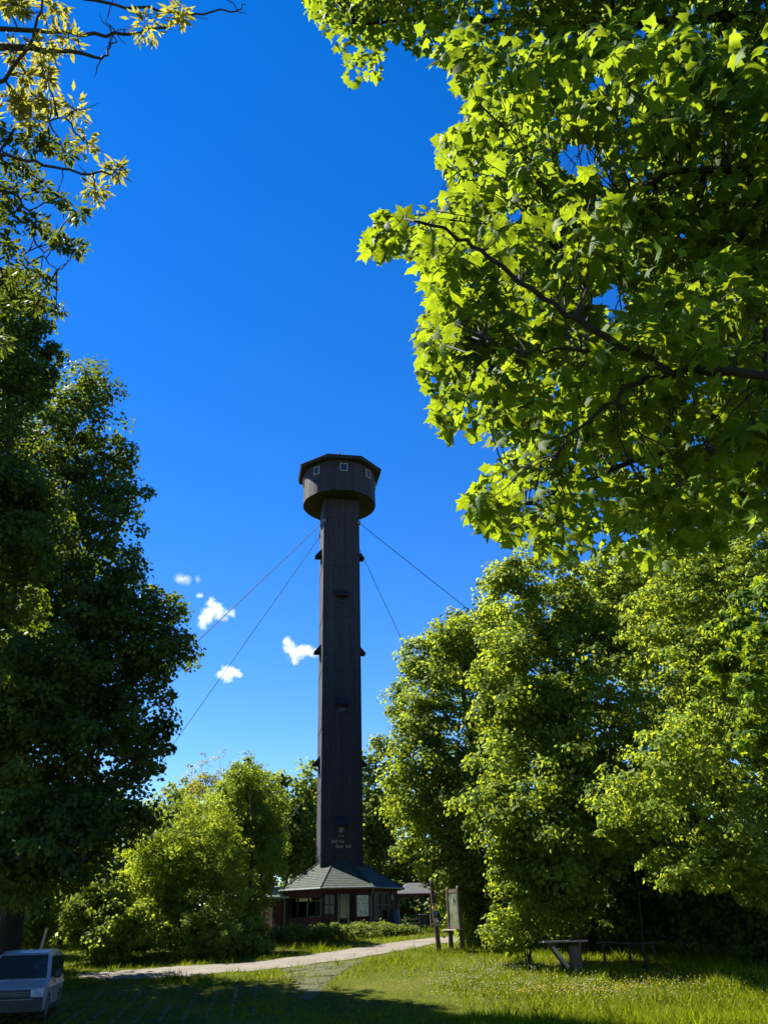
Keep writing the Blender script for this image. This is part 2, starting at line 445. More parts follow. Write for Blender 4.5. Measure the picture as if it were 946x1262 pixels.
def trunk_tree(root, base, top, r0, C, rng, nl=22, bark='bark', stems=1, low=.25, limb_r=.35, nt_=6):
    """trunk and limbs, in root-local coordinates"""
    base = np.array(base, float); top = np.array(top, float)
    b = np.zeros(3)
    mb = MB()
    axes = []
    for s in range(stems):
        off = np.zeros(3) if stems == 1 else np.array([rng.normal(0, r0*2.5), rng.normal(0, r0*2.5), 0])
        tp = top-base+(0 if stems == 1 else 1)*np.append(rng.normal(0, .22*(top-base)[2], 2), -abs(rng.normal(0, .15))*(top-base)[2])
        p = limb_path(b+off-np.array([0, 0, .25]), tp, rng, nt_, wob=.12)
        p[1][:2] = p[1][:2]*.3+off[:2]*.7
        rr = r0*np.linspace(1, .12, nt_)**.9; rr[0] *= 1.35
        mb.tube(p, rr, 10); axes.append((p, rr))
    mb.build('trunk', M[bark], root, smooth=True)
    if nl and len(C):
        lm = MB()
        pick = rng.choice(len(C), min(nl, len(C)), replace=False)
        for j in pick:
            c = C[j]-base
            p, rr = axes[rng.integers(len(axes))]
            h = c[2]-.55*np.hypot(*(c-p[-1])[:2])*rng.uniform(.6, 1.2)
            zt = np.clip(h, low*p[-1][2], p[-1][2]*.92)
            s = np.array([np.interp(zt, p[:, 2], p[:, 0]), np.interp(zt, p[:, 2], p[:, 1]), zt])
            ra = np.interp(zt, p[:, 2], rr)*limb_r
            q = limb_path(s, c, rng, 6, sag=rng.uniform(-.02, .10), wob=.22)
            lm.tube(q, np.linspace(1, .15, 6)*max(ra, .015), 5, cap=False)
        lm.build('limbs', M[bark], root, smooth=True, fix=False)['kind'] = 'stuff'
def tree(name, label, cat, base_px, lobes, nclump, per, rc, size, mat, kind='kite', seed=0, r0=.3, nl=22, inner=.5, group=None,
         base=None, stems=1, low=.25, flat=.65, bark='bark', up=.5, droop=.35, hang=0, ymin=None, topf=.8, out=.35, limb_r=.35, fill=.16, billows=12):
    nclump = int(nclump*1.25); per *= 1.9; size *= 1.05
    rng = np.random.default_rng(seed)
    if base is None:
        base = np.array(base_px, float)
    base = np.array([base[0], base[1], float(tz(base[0], base[1]))])
    core = lobes
    if billows: lobes = billow(lobes, rng, billows)
    C, O = lobe_clumps(lobes, nclump, rng, inner)
    if fill:
        C2, O2 = lobe_clumps([(c, tuple(.62*q for q in r_)) for c, r_ in core], int(nclump*fill), rng, 1.0)
        C = np.concatenate([C, C2]); O = np.concatenate([O, O2])
    ok = C[:, 2] > tz(C[:, 0], C[:, 1])+rc*.35
    if ymin is not None: ok &= C[:, 1] > ymin
    C, O = C[ok], O[ok]
    root = empty(name, base)
    tag(root, label, cat, group)
    top = np.array([base[0], base[1], base[2]+(C[:, 2].max()-base[2])*topf])
    mid = C[C[:, 2] > np.median(C[:, 2])].mean(0); top[:2] = mid[:2]*.6+base[:2]*.4
    P, N, D, S, tint = clump_leaves(C, O, rc, per, rng, flat, size, up=up, droop=droop, hang=hang, out=out)
    leaf_mesh('crown', P-base, N, D, S, tint, kind, M[mat], root)['kind'] = 'stuff'
    trunk_tree(root, base, top, r0, C, rng, nl, bark, stems, low, limb_r)
    return root

# ------------------------------------------------------------------ observation tower
TB = np.array([-3.75, 62.0, 2.3]); YAW = math.radians(10.5)
def t_loc(p):
    d = np.array(p, float)-TB; c, s = math.cos(YAW), math.sin(YAW)
    return np.array([c*d[0]+s*d[1], -s*d[0]+c*d[1], d[2]])
def t_world(l):
    c, s = math.cos(YAW), math.sin(YAW)
    return np.array([TB[0]+c*l[0]-s*l[1], TB[1]+s*l[0]+c*l[1], TB[2]+l[2]])
def on_face(px, py, dist, ang=-90):
    """local point where the pixel's ray meets the tower-local vertical plane at apothem dist, normal angle ang"""
    o = t_loc((0, 0, EYE)); d = t_loc(ray(px, py)+TB)
    n = np.array([math.cos(math.radians(ang)), math.sin(math.radians(ang)), 0])
    t = (dist-o@n)/(d@n)
    return o+d*t
def face_mat(ang, dist):
    a = math.radians(ang)
    n = Vector((math.cos(a), math.sin(a), 0)); t = Vector((-math.sin(a), math.cos(a), 0))
    m = Matrix.Identity(4)
    for i in range(3):
        m[i][0] = t[i]; m[i][1] = -n[i]; m[i][2] = (0, 0, 1)[i]; m[i][3] = n[i]*dist
    return m            # local x along the face, -y outward, z up
class FB(MB):
    """builder that works in a face frame"""
    def __init__(s, fm): super().__init__(); s.fm = fm
    def add(s, v, f):
        return super().add([s.fm @ Vector([float(c) for c in p]) for p in v], f)
def boards(fb, u0, u1, z0, z1, w, rng, holes=(), th=.03, flare=0.0):
    n = max(1, round((u1-u0)/w)); w = (u1-u0)/n
    for i in range(n):
        a, b_ = u0+i*w+.004, u0+(i+1)*w-.004
        o = th+rng.uniform(0, .016)
        segs = [(z0, z1)]
        for (h0, h1, hz0, hz1) in holes:
            if b_ > h0 and a < h1:
                segs = [q for s_ in segs for q in ((s_[0], min(s_[1], hz0)), (max(s_[0], hz1), s_[1])) if q[1]-q[0] > .02]
        for s0, s1 in segs:
            fl = flare*(1-(s0-z0)/(z1-z0)); ft = flare*(1-(s1-z0)/(z1-z0))
            e = rng.uniform(-.012, .012)
            v = [(a, 0, s0+e), (b_, 0, s0+e), (b_, -o-fl, s0+e), (a, -o-fl, s0+e), (a, 0, s1), (b_, 0, s1), (b_, -o-ft, s1), (a, -o-ft, s1)]
            fb.add(v, [(0, 1, 2, 3), (4, 7, 6, 5), (0, 4, 5, 1), (2, 6, 7, 3), (0, 3, 7, 4), (1, 5, 6, 2)])
def build_tower():
    rng = np.random.default_rng(11)
    root = empty('observation_tower', TB, YAW)
    tag(root, 'tall dark wooden lookout tower with round cabin on top and octagonal base', 'tower')
    # ---- shaft
    H = 1.40
    levels = [z-TB[2] for z in (5.6, 7.15, 11.4, 15.65, 19.95, 24.2, 28.45, 32.7, 34.5)]
    MB().box((0, 0, (levels[0]+levels[-1])/2), (2*H, 2*H, levels[-1]-levels[0])).build('shaft_core', M['trim_dark'], root)
    for z0, z1 in zip(levels[:-1], levels[1:]):
        mb = MB()
        for ang in (-90, 0, 90, 180):
            fb = FB(face_mat(ang, H+.002)); fb.v = mb.v; fb.f = mb.f
            boards(fb, -H, H, z0-.04, z1-.012, .2, rng, flare=.028)
        for sx in (-1, 1):
            for sy in (-1, 1):
                mb.box((sx*(H+.012), sy*(H+.012), (z0+z1)/2), (.09, .09, z1-z0-.02))
        mb.build('cladding', M['tower_wood'], root)
    def hooded_window(ang, z, dist, u=0.):
        fm = face_mat(ang, dist)
        f = FB(fm)
        for (c, d) in (((u-.27, -.07, z), (.07, .09, .56)), ((u+.27, -.07, z), (.07, .09, .56)), ((u, -.07, z-.255), (.47, .09, .05)), ((u, -.07, z+.255), (.47, .09, .05))):
            f.box(c, d)
        w = f.build('window', M['tower_wood'], root)
        FB(fm).box((u, -.055, z), (.47, .02, .46)).build('pane', M['glass_pale'], w)
        h = FB(fm)
        zb, zt, out = z+.22, z+.80, .50
        y0 = -.045
        for sx in (-1, 1):
            x0, x1 = u+sx*.40, u+sx*.435
            h.add([(x0, y0, zb), (x0, y0-out, zb), (x0, y0, zt), (x1, y0, zb), (x1, y0-out, zb), (x1, y0, zt)],
                  [(0, 1, 2), (3, 5, 4), (0, 3, 4, 1), (1, 4, 5, 2), (2, 5, 3, 0)])
        h.add([(u-.47, y0, zt+.05), (u+.47, y0, zt+.05), (u+.47, y0-out-.06, zb+.0), (u-.47, y0-out-.06, zb+.0),
               (u-.47, y0, zt), (u+.47, y0, zt), (u+.47, y0-out-.06, zb-.05), (u-.47, y0-out-.06, zb-.05)],
              [(0, 1, 2, 3), (4, 7, 6, 5), (0, 3, 7, 4), (1, 5, 6, 2), (2, 6, 7, 3), (0, 4, 5, 1)])
        h.build('hood', M['trim_dark'], w)
    for zw in (25.55, 17.05, 8.75): hooded_window(-90, zw-TB[2], H)
    for zw in (29.45, 21.4, 13.0):
        hooded_window(180, zw-TB[2], H); hooded_window(0, zw-TB[2], H)
    # ---- emblem and worn lettering on the front
    em = FB(face_mat(-90, H+.075))
    p = on_face(420, 1024, H+.08); u, z = p[0], p[2]
    em.add([(u-.16, 0, z+.2), (u+.16, 0, z+.2), (u+.15, 0, z), (u, 0, z-.22), (u-.15, 0, z), (u-.16, -.03, z+.2), (u+.16, -.03, z+.2), (u+.15, -.03, z), (u, -.03, z-.22), (u-.15, -.03, z)],
           [(0, 1, 2, 3, 4), (9, 8, 7, 6, 5)]+[(i, (i+1) % 5, 5+(i+1) % 5, 5+i) for i in range(5)])
    e = em.build('emblem', M['zinc'], root)
    FB(face_mat(-90, H+.075)).box((u, -.015, z-.34), (.42, .03, .07)).build('emblem_bar', M['zinc'], root)
    for (x0, x1, y0, y1, gap) in ((408, 423.6, 1035.3, 1039.3, 4), (413.3, 432.2, 1041.3, 1045.3, 6)):
        a, b_ = on_face(x0, y1, H+.08), on_face(x1, y0, H+.08)
        zz0, zz1 = a[2], b_[2]
        hgt = zz1-zz0; n = 8 if gap == 4 else 11; w = (b_[0]-a[0])/n
        for i in range(n):
            if i == gap: continue
            fb = FB(face_mat(-90, H+.075))
            tall = i in (0, gap+1) or rng.random() < .25
            h = hgt*(1 if tall else .68)
            uc = a[0]+(i+.5)*w
            fb.box((uc-w*.26, -.015, zz0+h/2), (w*.22, .03, h))
            fb.box((uc+.05*w, -.015, zz0+h-.025), (w*.36, .026, .05))
            if rng.random() < .7: fb.box((uc+w*.30, -.015, zz0+h*.45), (w*.20, .03, h*.9))
            if rng.random() < .5: fb.box((uc+.02*w, -.013, zz0+.025), (w*.34, .022, .05))
            fb.build('letter', M['white_dull'], root)
    # ---- round cabin
    R, zb, zt = 3.0, 34.45-TB[2], 37.3-TB[2]
    ring = [(R*.985*math.cos(i*math.pi/32), R*.985*math.sin(i*math.pi/32)) for i in range(64)]
    MB().prism(ring, zb+.03, zt).build('cabin_core', M['trim_dark'], root)
    nb = 88; mb = MB()
    for i in range(nb):
        a = 2*math.pi*i/nb; hw = math.pi/nb*R*.955; o = R+rng.uniform(-.012, .014); e = rng.uniform(-.015, .015)
        m = Matrix.Rotation(a, 4, 'Z')
        v = [m @ Vector(q) for q in ((R*.97, -hw, zb+e), (R*.97, hw, zb+e), (o+.03, hw, zb+e), (o+.03, -hw, zb+e), (R*.97, -hw, zt), (R*.97, hw, zt), (o, hw, zt), (o, -hw, zt))]
        mb.add(v, [(0, 1, 2, 3), (4, 7, 6, 5), (0, 4, 5, 1), (2, 6, 7, 3), (0, 3, 7, 4), (1, 5, 6, 2)])
    mb.build('cabin_cladding', M['tower_wood'], root)
    mb = MB()
    for i in range(20):
        y = -R+.15+i*(2*R-.3)/19; L = math.sqrt(max(R*R-y*y, .04))*1.94
        mb.box((0, y, zb), (L, .29, .05+.01*(i % 2)))
    mb.build('cabin_underside', M['trim_dark'], root)
    for k in range(8):
        ang = -90+45*k
        fm = face_mat(ang, R+.02)
        z = 36.55-TB[2]
        f = FB(fm)
        for (c, d) in (((-.28, -.03, z), (.05, .08, .72)), ((.28, -.03, z), (.05, .08, .72)), ((0, -.03, z+.335), (.51, .08, .05)), ((0, -.03, z-.335), (.51, .08, .05))):
            f.box(c, d)
        w = f.build('window', M['white_dull'], root); w['label'] = 'small white framed cabin window'
        FB(fm).box((0, -.02, z), (.54, .03, .64)).build('pane', M['glass'], w)
    oc = lambda ap, off=22.5: [(ap/math.cos(math.pi/8)*math.cos(math.radians(off+45*i)), ap/math.cos(math.pi/8)*math.sin(math.radians(off+45*i))) for i in range(8)]
    MB().prism(oc(3.30), zt+.02, zt+.07).build('soffit', M['tower_wood'], root)
    mb = MB(); o8 = oc(3.38); i8 = oc(3.30)
    v = [(x, y, zt-.06) for x, y in o8]+[(x, y, zt+.16) for x, y in o8]+[(x, y, zt-.06) for x, y in i8]+[(x, y, zt+.16) for x, y in i8]
    f = []
    for i in range(8):
        j = (i+1) % 8
        f += [(i, j, 8+j, 8+i), (16+i, 24+i, 24+j, 16+j), (i, 16+i, 16+j, j), (8+i, 8+j, 24+j, 24+i)]
    mb.add(v, f).build('fascia', M['trim_dark'], root)
    mb = MB(); o8 = oc(3.44)
    v = [(x, y, zt+.165) for x, y in o8]+[(x, y, zt+.21) for x, y in o8]+[(0, 0, zt+.165), (0, 0, 39.15-TB[2])]
    rf = mb.add(v, [(i, (i+1) % 8, 8+(i+1) % 8, 8+i) for i in range(8)]+[(8+i, 8+(i+1) % 8, 17) for i in range(8)]+[((i+1) % 8, i, 16) for i in range(8)]).build('cabin_roof', M['shingle'], root)
    MB().tube([(0, 0, 39.0-TB[2]), (0, 0, 39.95-TB[2])], [.07, .045], 8).tube([(0, 0, 39.45-TB[2]), (0, 0, 39.6-TB[2])], [.1, .1], 8).build('finial', M['steel'], rf)
    # ---- guy cables to the four diagonals
    for sx, sy, r, da in ((-1, -1, 32, 5), (-1, 1, 32, 0), (1, -1, 31, 0), (1, 1, 28, 0)):
        a = math.atan2(sy, sx)+math.radians(da)
        A = np.array([sx*1.45, sy*1.45, 32.3-TB[2]]); B = np.array([sx*1.45+r*math.cos(a), sy*1.45+r*math.sin(a), 0])
        w = t_world(B); B[2] = float(tz(w[0], w[1]))-TB[2]
        ts = np.linspace(0, 1, 14)
        pts = [A+(B-A)*t-np.array([0, 0, .25*math.sin(math.pi*t)]) for t in ts]
        c = MB().tube(pts, .027, 6).build('guy_cable', M['cable'], root)
        MB().box(tuple(B+np.array([0, 0, .1])), (.5, .5, .5)).build('anchor_block', M['concrete'], c)
        MB().box(tuple(A*np.array([.985, .985, 1])), (.24, .24, .3)).build('cable_bracket', M['steel'], c)
    # ---- octagonal base hut
    AP, HW = 3.65, 2.72
    side = 2*AP*math.tan(math.pi/8)
    hs_ = side/2
    flr = MB().prism(oc(AP-.01), -.6, .04); flr.build('plinth', M['concrete'], root)
    for k in range(8):
        ang = -90+45*k
        fm = face_mat(ang, AP)
        holes = []
        if k == 0: holes = [(-1.46, -.70, 1.1, 2.34), (-.62, .28, .05, 2.36)]
        if k == 7: holes = [(-1.4, 1.4, 1.0, 2.15)]
        if k == 1: holes = [(-1.12, .52, .75, 2.4)]
        fb = FB(fm)
        boards(fb, -hs_, hs_, 0, HW, .135, rng, holes)
        wl = fb.build('wall', M['red_wood'], root)
        bk = FB(fm)
        # structural back leaf around holes
        cuts = sorted(holes)
        x = -hs_
        for (h0, h1, z0, z1) in cuts:
            if h0-x > .01: bk.box(((x+h0)/2, .05, HW/2), (h0-x, .1, HW))
            if z0 > .06: bk.box(((h0+h1)/2, .05, z0/2), (h1-h0, .1, z0))
            bk.box(((h0+h1)/2, .05, (z1+HW)/2), (h1-h0, .1, HW-z1))
            x = h1
        if hs_-x > .01: bk.box(((x+hs_)/2, .05, HW/2), (hs_-x, .1, HW))
        bk.build('wall_backing', M['trim_dark'], root)
        def framed(h, mull=(), rail=(), mat='trim_dark', pane='glass', name='window', fw=.07):
            h0, h1, z0, z1 = h
            f = FB(fm)
            f.box((h0+fw/2, -.03, (z0+z1)/2), (fw, .12, z1-z0)); f.box((h1-fw/2, -.03, (z0+z1)/2), (fw, .12, z1-z0))
            f.box(((h0+h1)/2, -.03, z0+fw/2), (h1-h0-2*fw, .12, fw)); f.box(((h0+h1)/2, -.03, z1-fw/2), (h1-h0-2*fw, .12, fw))
            for q in mull: f.box((h0+(h1-h0)*q, -.02, (z0+z1)/2), (.05, .08, z1-z0-2*fw))
            for q in rail: f.box(((h0+h1)/2, -.018, z0+(z1-z0)*q), (h1-h0-2*fw, .07, .045))
            w = f.build(name, M[mat], root)
            FB(fm).box(((h0+h1)/2, .03, (z0+z1)/2), (h1-h0-fw, .02, z1-z0-fw)).build('pane', M[pane], w)
            return w
        if k == 0:
            framed(holes[0], (.5,), (.48,), pane='glass_pale')
            d = framed(holes[1], (.22,), (.36,), name='door', pane='glass_door')
            FB(fm).box((-.17, -.035, .48), (.5, .06, .74)).build('door_panel', M['trim_dark'], d)
            FB(fm).box((.08, -.09, 1.08), (.05, .06, .16)).build('handle', M['steel'], d)
            FB(fm).box((.42, -.08, 1.25), (.03, .06, 2.3)).build('trim_board', M['trim_dark'], root)
        if k == 1:
            framed(holes[0], (.52,), (.55,), mat='pale_frame', pane='glass_pale')
            FB(fm).box((.85, -.11, 2.1), (.2, .14, .3)).build('wall_lamp', M['pale_wood'], root)
        if k == 7:
            # open porch: sill, slim posts, back wall with a serving hatch
            FB(fm).box((0, -.02, 1.0), (2.8, .22, .06)).build('sill', M['trim_dark'], root)
            for u in (-1.4, -.55, .35, 1.02, 1.4):
                FB(fm).box((u, .0, 1.575), (.09, .1, 1.09)).build('porch_post', M['pale_frame'] if u == 1.4 else M['trim_dark'], root)
            b3 = FB(fm @ Matrix.Translation((0, 1.5, 0)))
            boards(b3, -1.3, 1.3, 0, HW, .16, rng, [(-.95, .45, 1.05, 2.0)])
            b3.build('porch_back_wall', M['red_wood'], root)
            hf = FB(fm @ Matrix.Translation((0, 1.45, 0)))
            for (c, d) in (((-.95, -.02, 1.52), (.07, .06, .95)), ((.45, -.02, 1.52), (.07, .06, .95)), ((-.25, -.02, 1.05), (1.33, .06, .07)), ((-.25, -.02, 2.0), (1.33, .06, .07))): hf.box(c, d)
            ht = hf.build('serving_hatch', M['white_paint'], root)
            FB(fm @ Matrix.Translation((0, 1.45, 0))).box((-.25, .02, 1.52), (1.33, .02, .88)).build('pane', M['glass'], ht)
            FB(fm @ Matrix.Translation((0, .28, 0))).box((-.3, 0, 2.06), (1.25, .03, .17)).build('header_sign', M['white_paint'], root)
        # corner board
        c = oc(AP+.03)[k]
        MB().box((c[0], c[1], HW/2), (.1, .1, HW)).build('corner_board', M['trim_dark'], root)
        if k in (0, 1, 7):
            FB(fm).box((0, -.05, HW-.13), (side-.02, .04, .22)).build('frieze', M['red_wood'], root)
    # roof in overlapping courses
    z0, z1, a0, a1, nc = 2.66, 4.42, 4.12, 1.30, 16
    mb = MB()
    for j in range(nc):
        t0, t1 = j/nc, (j+1.12)/nc
        A, B = oc(a0+(a1-a0)*t0), oc(a0+(a1-a0)*t1)
        za, zc = z0+(z1-z0)*t0, z0+(z1-z0)*t1
        v = [(x, y, za+.035) for x, y in A]+[(x, y, zc+.012) for x, y in B]+[(x, y, za-.01) for x, y in A]
        f = []
        for i in range(8):
            q = (i+1) % 8
            f += [(i, q, 8+q, 8+i), (16+i, 16+q, q, i)]
        mb.add(v, f)
    A, B = oc(a0), oc(a1)
    v = [(x, y, z0-.012) for x, y in A]+[(x, y, z1-.1) for x, y in B]
    mb.add(v, [(i, 8+i, 8+(i+1) % 8, (i+1) % 8) for i in range(8)])
    mb.build('base_roof', M['shingle'], root, fix=False)
    mb = MB()
    for k in range(8):
        p, q = np.array([*oc(a0-.02)[k], z0+.05]), np.array([*oc(a1)[k], z1+.05]); mb.tube([p, q], .05, 6)
    mb.build('hip_caps', M['shingle'], root)
    MB().tube([(x, y, z0-.03) for x, y in oc(a0+.06)+oc(a0+.06)[:2]], .06, 8).build('gutter', M['zinc'], root)
    for i in (5, 6):
        ang = math.radians(-90-22.5 + (45 if i == 6 else -45))
        g = (a0/math.cos(math.pi/8)); c = (AP+.13)/math.cos(math.pi/8)
        d = np.array([math.cos(ang), math.sin(ang), 0])
        MB().tube([d*(g-.02)+[0, 0, 2.60], d*(g-.05)+[0, 0, 2.5], d*c+[0, 0, 2.05], d*c+[0, 0, 1.95], d*c+[0, 0, .05]], .045, 8).build('downpipe', M['zinc'], root)
    # ---- low wing on the left, sunlight painted into its pale roof
    wl = MB(); x0, x1, y0, y1, h = -6.9, -3.3, -1.3, 1.9, 2.25
    fr = FB(Matrix.Translation((0, y0, 0))); boards(fr, x0, x1, 0, h, .14, rng); fr.build('wing_wall', M['red_wood'], root)
    MB().box(((x0+x1)/2, (y0+y1)/2+.02, h/2), (x1-x0, y1-y0, h)).build('wing_core', M['trim_dark'], root)
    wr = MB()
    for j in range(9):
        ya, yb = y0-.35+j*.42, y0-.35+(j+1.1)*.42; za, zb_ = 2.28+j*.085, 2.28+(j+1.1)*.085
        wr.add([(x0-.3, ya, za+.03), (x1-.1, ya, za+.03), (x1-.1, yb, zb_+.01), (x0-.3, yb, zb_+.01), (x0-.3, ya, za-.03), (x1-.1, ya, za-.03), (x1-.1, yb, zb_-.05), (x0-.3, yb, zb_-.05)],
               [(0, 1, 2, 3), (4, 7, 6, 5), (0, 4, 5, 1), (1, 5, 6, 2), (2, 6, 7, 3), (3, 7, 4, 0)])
    wr.build('wing_roof', M['shingle_sunlit'], root)
    MB().box(((x0+x1)/2, y0-.38, 2.24), (x1-x0, .03, .12)).build('wing_fascia', M['white_dull'], root)
    MB().box((-5.05, y0-.07, .95), (1.0, .04, 1.5)).build('wing_panel', M['panel_red_lit'], root)
    return root
M['white_dull'] = simple('white_dull', (.34, .34, .34), (.24, .24, .24), 8, .7, bmp=.05)
M['pale_frame'] = wood_mat('pale_frame', (.16, .14, .12), (.09, .08, .07))
M['shingle_sunlit'] = simple('shingle_sunlit', (.22, .27, .23), (.15, .19, .16), 4, .85, bmp=.5, dist=.015)  # paler shingle, the sunlit look is put into the colour
M['panel_red_lit'] = simple('panel_red_lit', (.55, .20, .18), (.5, .42, .40), 2.2, .6, bmp=0)  # brighter red, light on the wing wall put into the panel colour
tower = build_tower()
for o_ in tower.children:
    if o_.name.split('.')[0] in ('cladding', 'cabin_cladding', 'cabin_underside', 'wall', 'porch_back_wall', 'wing_wall', 'base_roof', 'wing_roof', 'hip_caps'): o_['kind'] = 'stuff'

# ------------------------------------------------------------------ things about the hut
def notice_board():
    fm = face_mat(-90, 3.65)
    c = on_face(447, 1116.5, 3.74)
    w = t_world((c[0], -3.71, c[2]-.62))
    root = empty('notice_board', w, YAW)
    tag(root, 'white notice board full of small dark notes beside the hut door', 'notice board')
    MB().bevbox((0, 0, .62), (.76, .04, 1.22), .012).build('panel', M['white_paint'], root)
    rng = np.random.default_rng(4)
    mb = MB()
    for r in range(9):
        for c_ in range(5):
            if rng.random() < .72:
                mb.box((-.29+c_*.145+rng.uniform(-.02, .02), -.024, .13+r*.122+rng.uniform(-.02, .02)), (rng.uniform(.03, .085), .008, rng.uniform(.03, .085)))
    mb.build('notes', M['note_ink'], root)
M['note_ink'] = simple('note_ink', (.12, .14, .12), (.03, .03, .03), 20, .7, bmp=0)
notice_board()
def stand(px, py, Y):
    p = at(px, py, Y); return np.array([p[0], p[1], float(tz(p[0], p[1]))])
def barrel():
    b = stand(487.5, 1140, 60.2)
    root = empty('rain_barrel', b); tag(root, 'blue rain barrel standing against the right side of the red hut', 'barrel')
    prof = [(.0, .25), (.05, .27), (.35, .30), (.65, .31), (.95, .30), (1.25, .27), (1.3, .26)]
    MB().tube([(0, 0, z) for z, r in prof], [r for z, r in prof], 18).build('body', M['blue_plastic'], root, smooth=False)
    MB().tube([(0, 0, 1.3), (0, 0, 1.36)], [.275, .27], 18).build('lid', M['blue_plastic'], root)
    for z in (.4, .9): MB().tube([(0, 0, z-.03), (0, 0, z+.03)], [.325, .325], 18).build('hoop', M['blue_plastic'], root)
M['blue_plastic'] = simple('blue_plastic', (.02, .07, .16), (.015, .05, .11), 5, .45, bmp=.05)
barrel()
def bin_():
    b = stand(521.5, 1140, 66)
    root = empty('waste_bin', b); tag(root, 'dark lidded waste bin beside the open shelter', 'bin')
    MB().add([(-.24, -.24, .06), (.24, -.24, .06), (.24, .24, .06), (-.24, .24, .06), (-.29, -.3, 1.0), (.29, -.3, 1.0), (.29, .3, 1.0), (-.29, .3, 1.0)],
             [(0, 3, 2, 1), (4, 5, 6, 7), (0, 1, 5, 4), (1, 2, 6, 5), (2, 3, 7, 6), (3, 0, 4, 7)]).build('body', M['bin'], root)
    MB().bevbox((0, 0, 1.05), (.64, .68, .09), .03).build('lid', M['bin'], root)
    for s in (-1, 1): MB().tube([(s*.24-.03, .24, .1), (s*.24+.03, .24, .1)], [.1, .1], 12).build('wheel', M['bin'], root)
M['bin'] = simple('bin', (.03, .035, .035), (.015, .018, .018), 5, .5, bmp=.05)
bin_()
def shelter():
    c = stand(512, 1140, 71)
    root = empty('picnic_shelter', c, math.radians(14)); tag(root, 'open picnic shelter with grey hipped roof behind the hut', 'shelter')
    hx, hy, ze = 1.9, 1.6, 2.45
    for sx in (-1, 1):
        for sy in (-1, 1):
            MB().box((sx*(hx-.25), sy*(hy-.25), ze/2-.1), (.14, .14, ze+.2)).build('post', M['post_wood'], root)
    for sy in (-1, 1): MB().box((0, sy*(hy-.25), ze+.02), (2*hx-.3, .14, .16)).build('beam', M['post_wood'], root)
    v = [(-hx, -hy, ze), (hx, -hy, ze), (hx, hy, ze), (-hx, hy, ze), (-.5, 0, ze+.85), (.5, 0, ze+.85)]
    lo = [(x, y, z-.07) for x, y, z in v]
    MB().add(v+lo, [(0, 1, 5, 4), (1, 2, 5), (2, 3, 4, 5), (3, 0, 4), (6, 10, 11, 7), (7, 11, 8), (8, 11, 10, 9), (9, 10, 6), (0, 6, 7, 1), (1, 7, 8, 2), (2, 8, 9, 3), (3, 9, 6, 0)]).build('roof', M['shingle_grey'], root)
    for s in (-1, 1):
        MB().box((s*(hx+.015), 0, ze-.04), (.03, 2*hy+.06, .15)).build('fascia', M['white_dull'], root)
        MB().box((0, s*(hy+.015), ze-.04), (2*hx, .03, .15)).build('fascia', M['red_wood'], root)
    for s in (-1, 1):
        MB().tube([(s*(hx-.25), -hy+.25, 1.9), (s*(hx-.8), -hy+.25, ze-.06)], .05, 6).build('brace', M['post_wood'], root)
shelter()
def picnic_table(px, py, Y, rz, label):
    b = stand(px, py, Y)
    root = empty('picnic_table', b, rz); tag(root, label, 'picnic table', 'picnic tables by the shelter')
    for i in range(5): MB().box((0, -.32+i*.16, .74), (1.8, .145, .045)).build('plank', M['pale_wood'], root)
    for s in (-1, 1):
        for k in range(2): MB().box((0, s*(.68+k*.15), .45), (1.8, .135, .045)).build('seat_plank', M['pale_wood'], root)
        MB().box((s*.65, 0, .40), (.08, 1.6, .09)).build('cross_beam', M['post_wood'], root)
        for q in (-1, 1):
            m = Matrix.Rotation(q*.42, 4, 'X')
            MB().box((s*.57, q*.48, .35), (.07, .10, .82), m).build('leg', M['post_wood'], root)
picnic_table(545, 1136, 70.5, .2, 'pale wooden picnic table on the grass right of the shelter')
picnic_table(500, 1136, 74, .4, 'wooden picnic table behind the blue rain barrel')

def bicycle():
    b = stand(331, 1146, 57.9)
    root = empty('bicycle', b, YAW); tag(root, 'dark bicycle leaning by the red panel of the low wing', 'bicycle')
    def wheel(x):
        w = MB().tube([(x+.34*math.cos(a), 0, .36+.34*math.sin(a)) for a in np.linspace(0, 2*math.pi, 25)], .022, 6, cap=False).build('wheel', M['rubber'], root)
        mb = MB()
        for a in np.linspace(0, 2*math.pi, 13)[:-1]: mb.tube([(x, 0, .36), (x+.33*math.cos(a), 0, .36+.33*math.sin(a))], .004, 4)
        mb.build('spokes', M['steel'], w)
    wheel(-.52); wheel(.52)
    MB().tube([(-.52, 0, .36), (-.15, 0, .30), (.33, 0, .78), (-.24, 0, .82), (-.15, 0, .30)], .018, 8).tube([(-.52, 0, .36), (-.24, 0, .78)], .012, 6).build('frame', M['bike_red'], root)
    MB().tube([(.52, 0, .36), (.36, 0, .72), (.31, 0, .98)], .017, 8).build('fork', M['steel'], root)
    MB().tube([(.2, -.28, 1.0), (.3, -.1, 1.0), (.31, 0, .98), (.3, .1, 1.0), (.2, .28, 1.0)], .014, 6).build('handlebar', M['rubber'], root)
    MB().bevbox((-.27, 0, .95), (.27, .15, .07), .03).build('saddle', M['rubber'], root)
    MB().tube([(-.24, 0, .80), (-.27, 0, .93)], .014, 6).build('seat_post', M['steel'], root)
    MB().tube([(-.15, -.05, .30), (-.15, -.05, .12)], .012, 6).build('crank', M['steel'], root)
M['rubber'] = simple('rubber', (.03, .03, .03), (.015, .015, .015), 9, .8, bmp=.1)
M['bike_red'] = simple('bike_red', (.25, .02, .02), (.18, .015, .015), 9, .35, bmp=0)
bicycle()

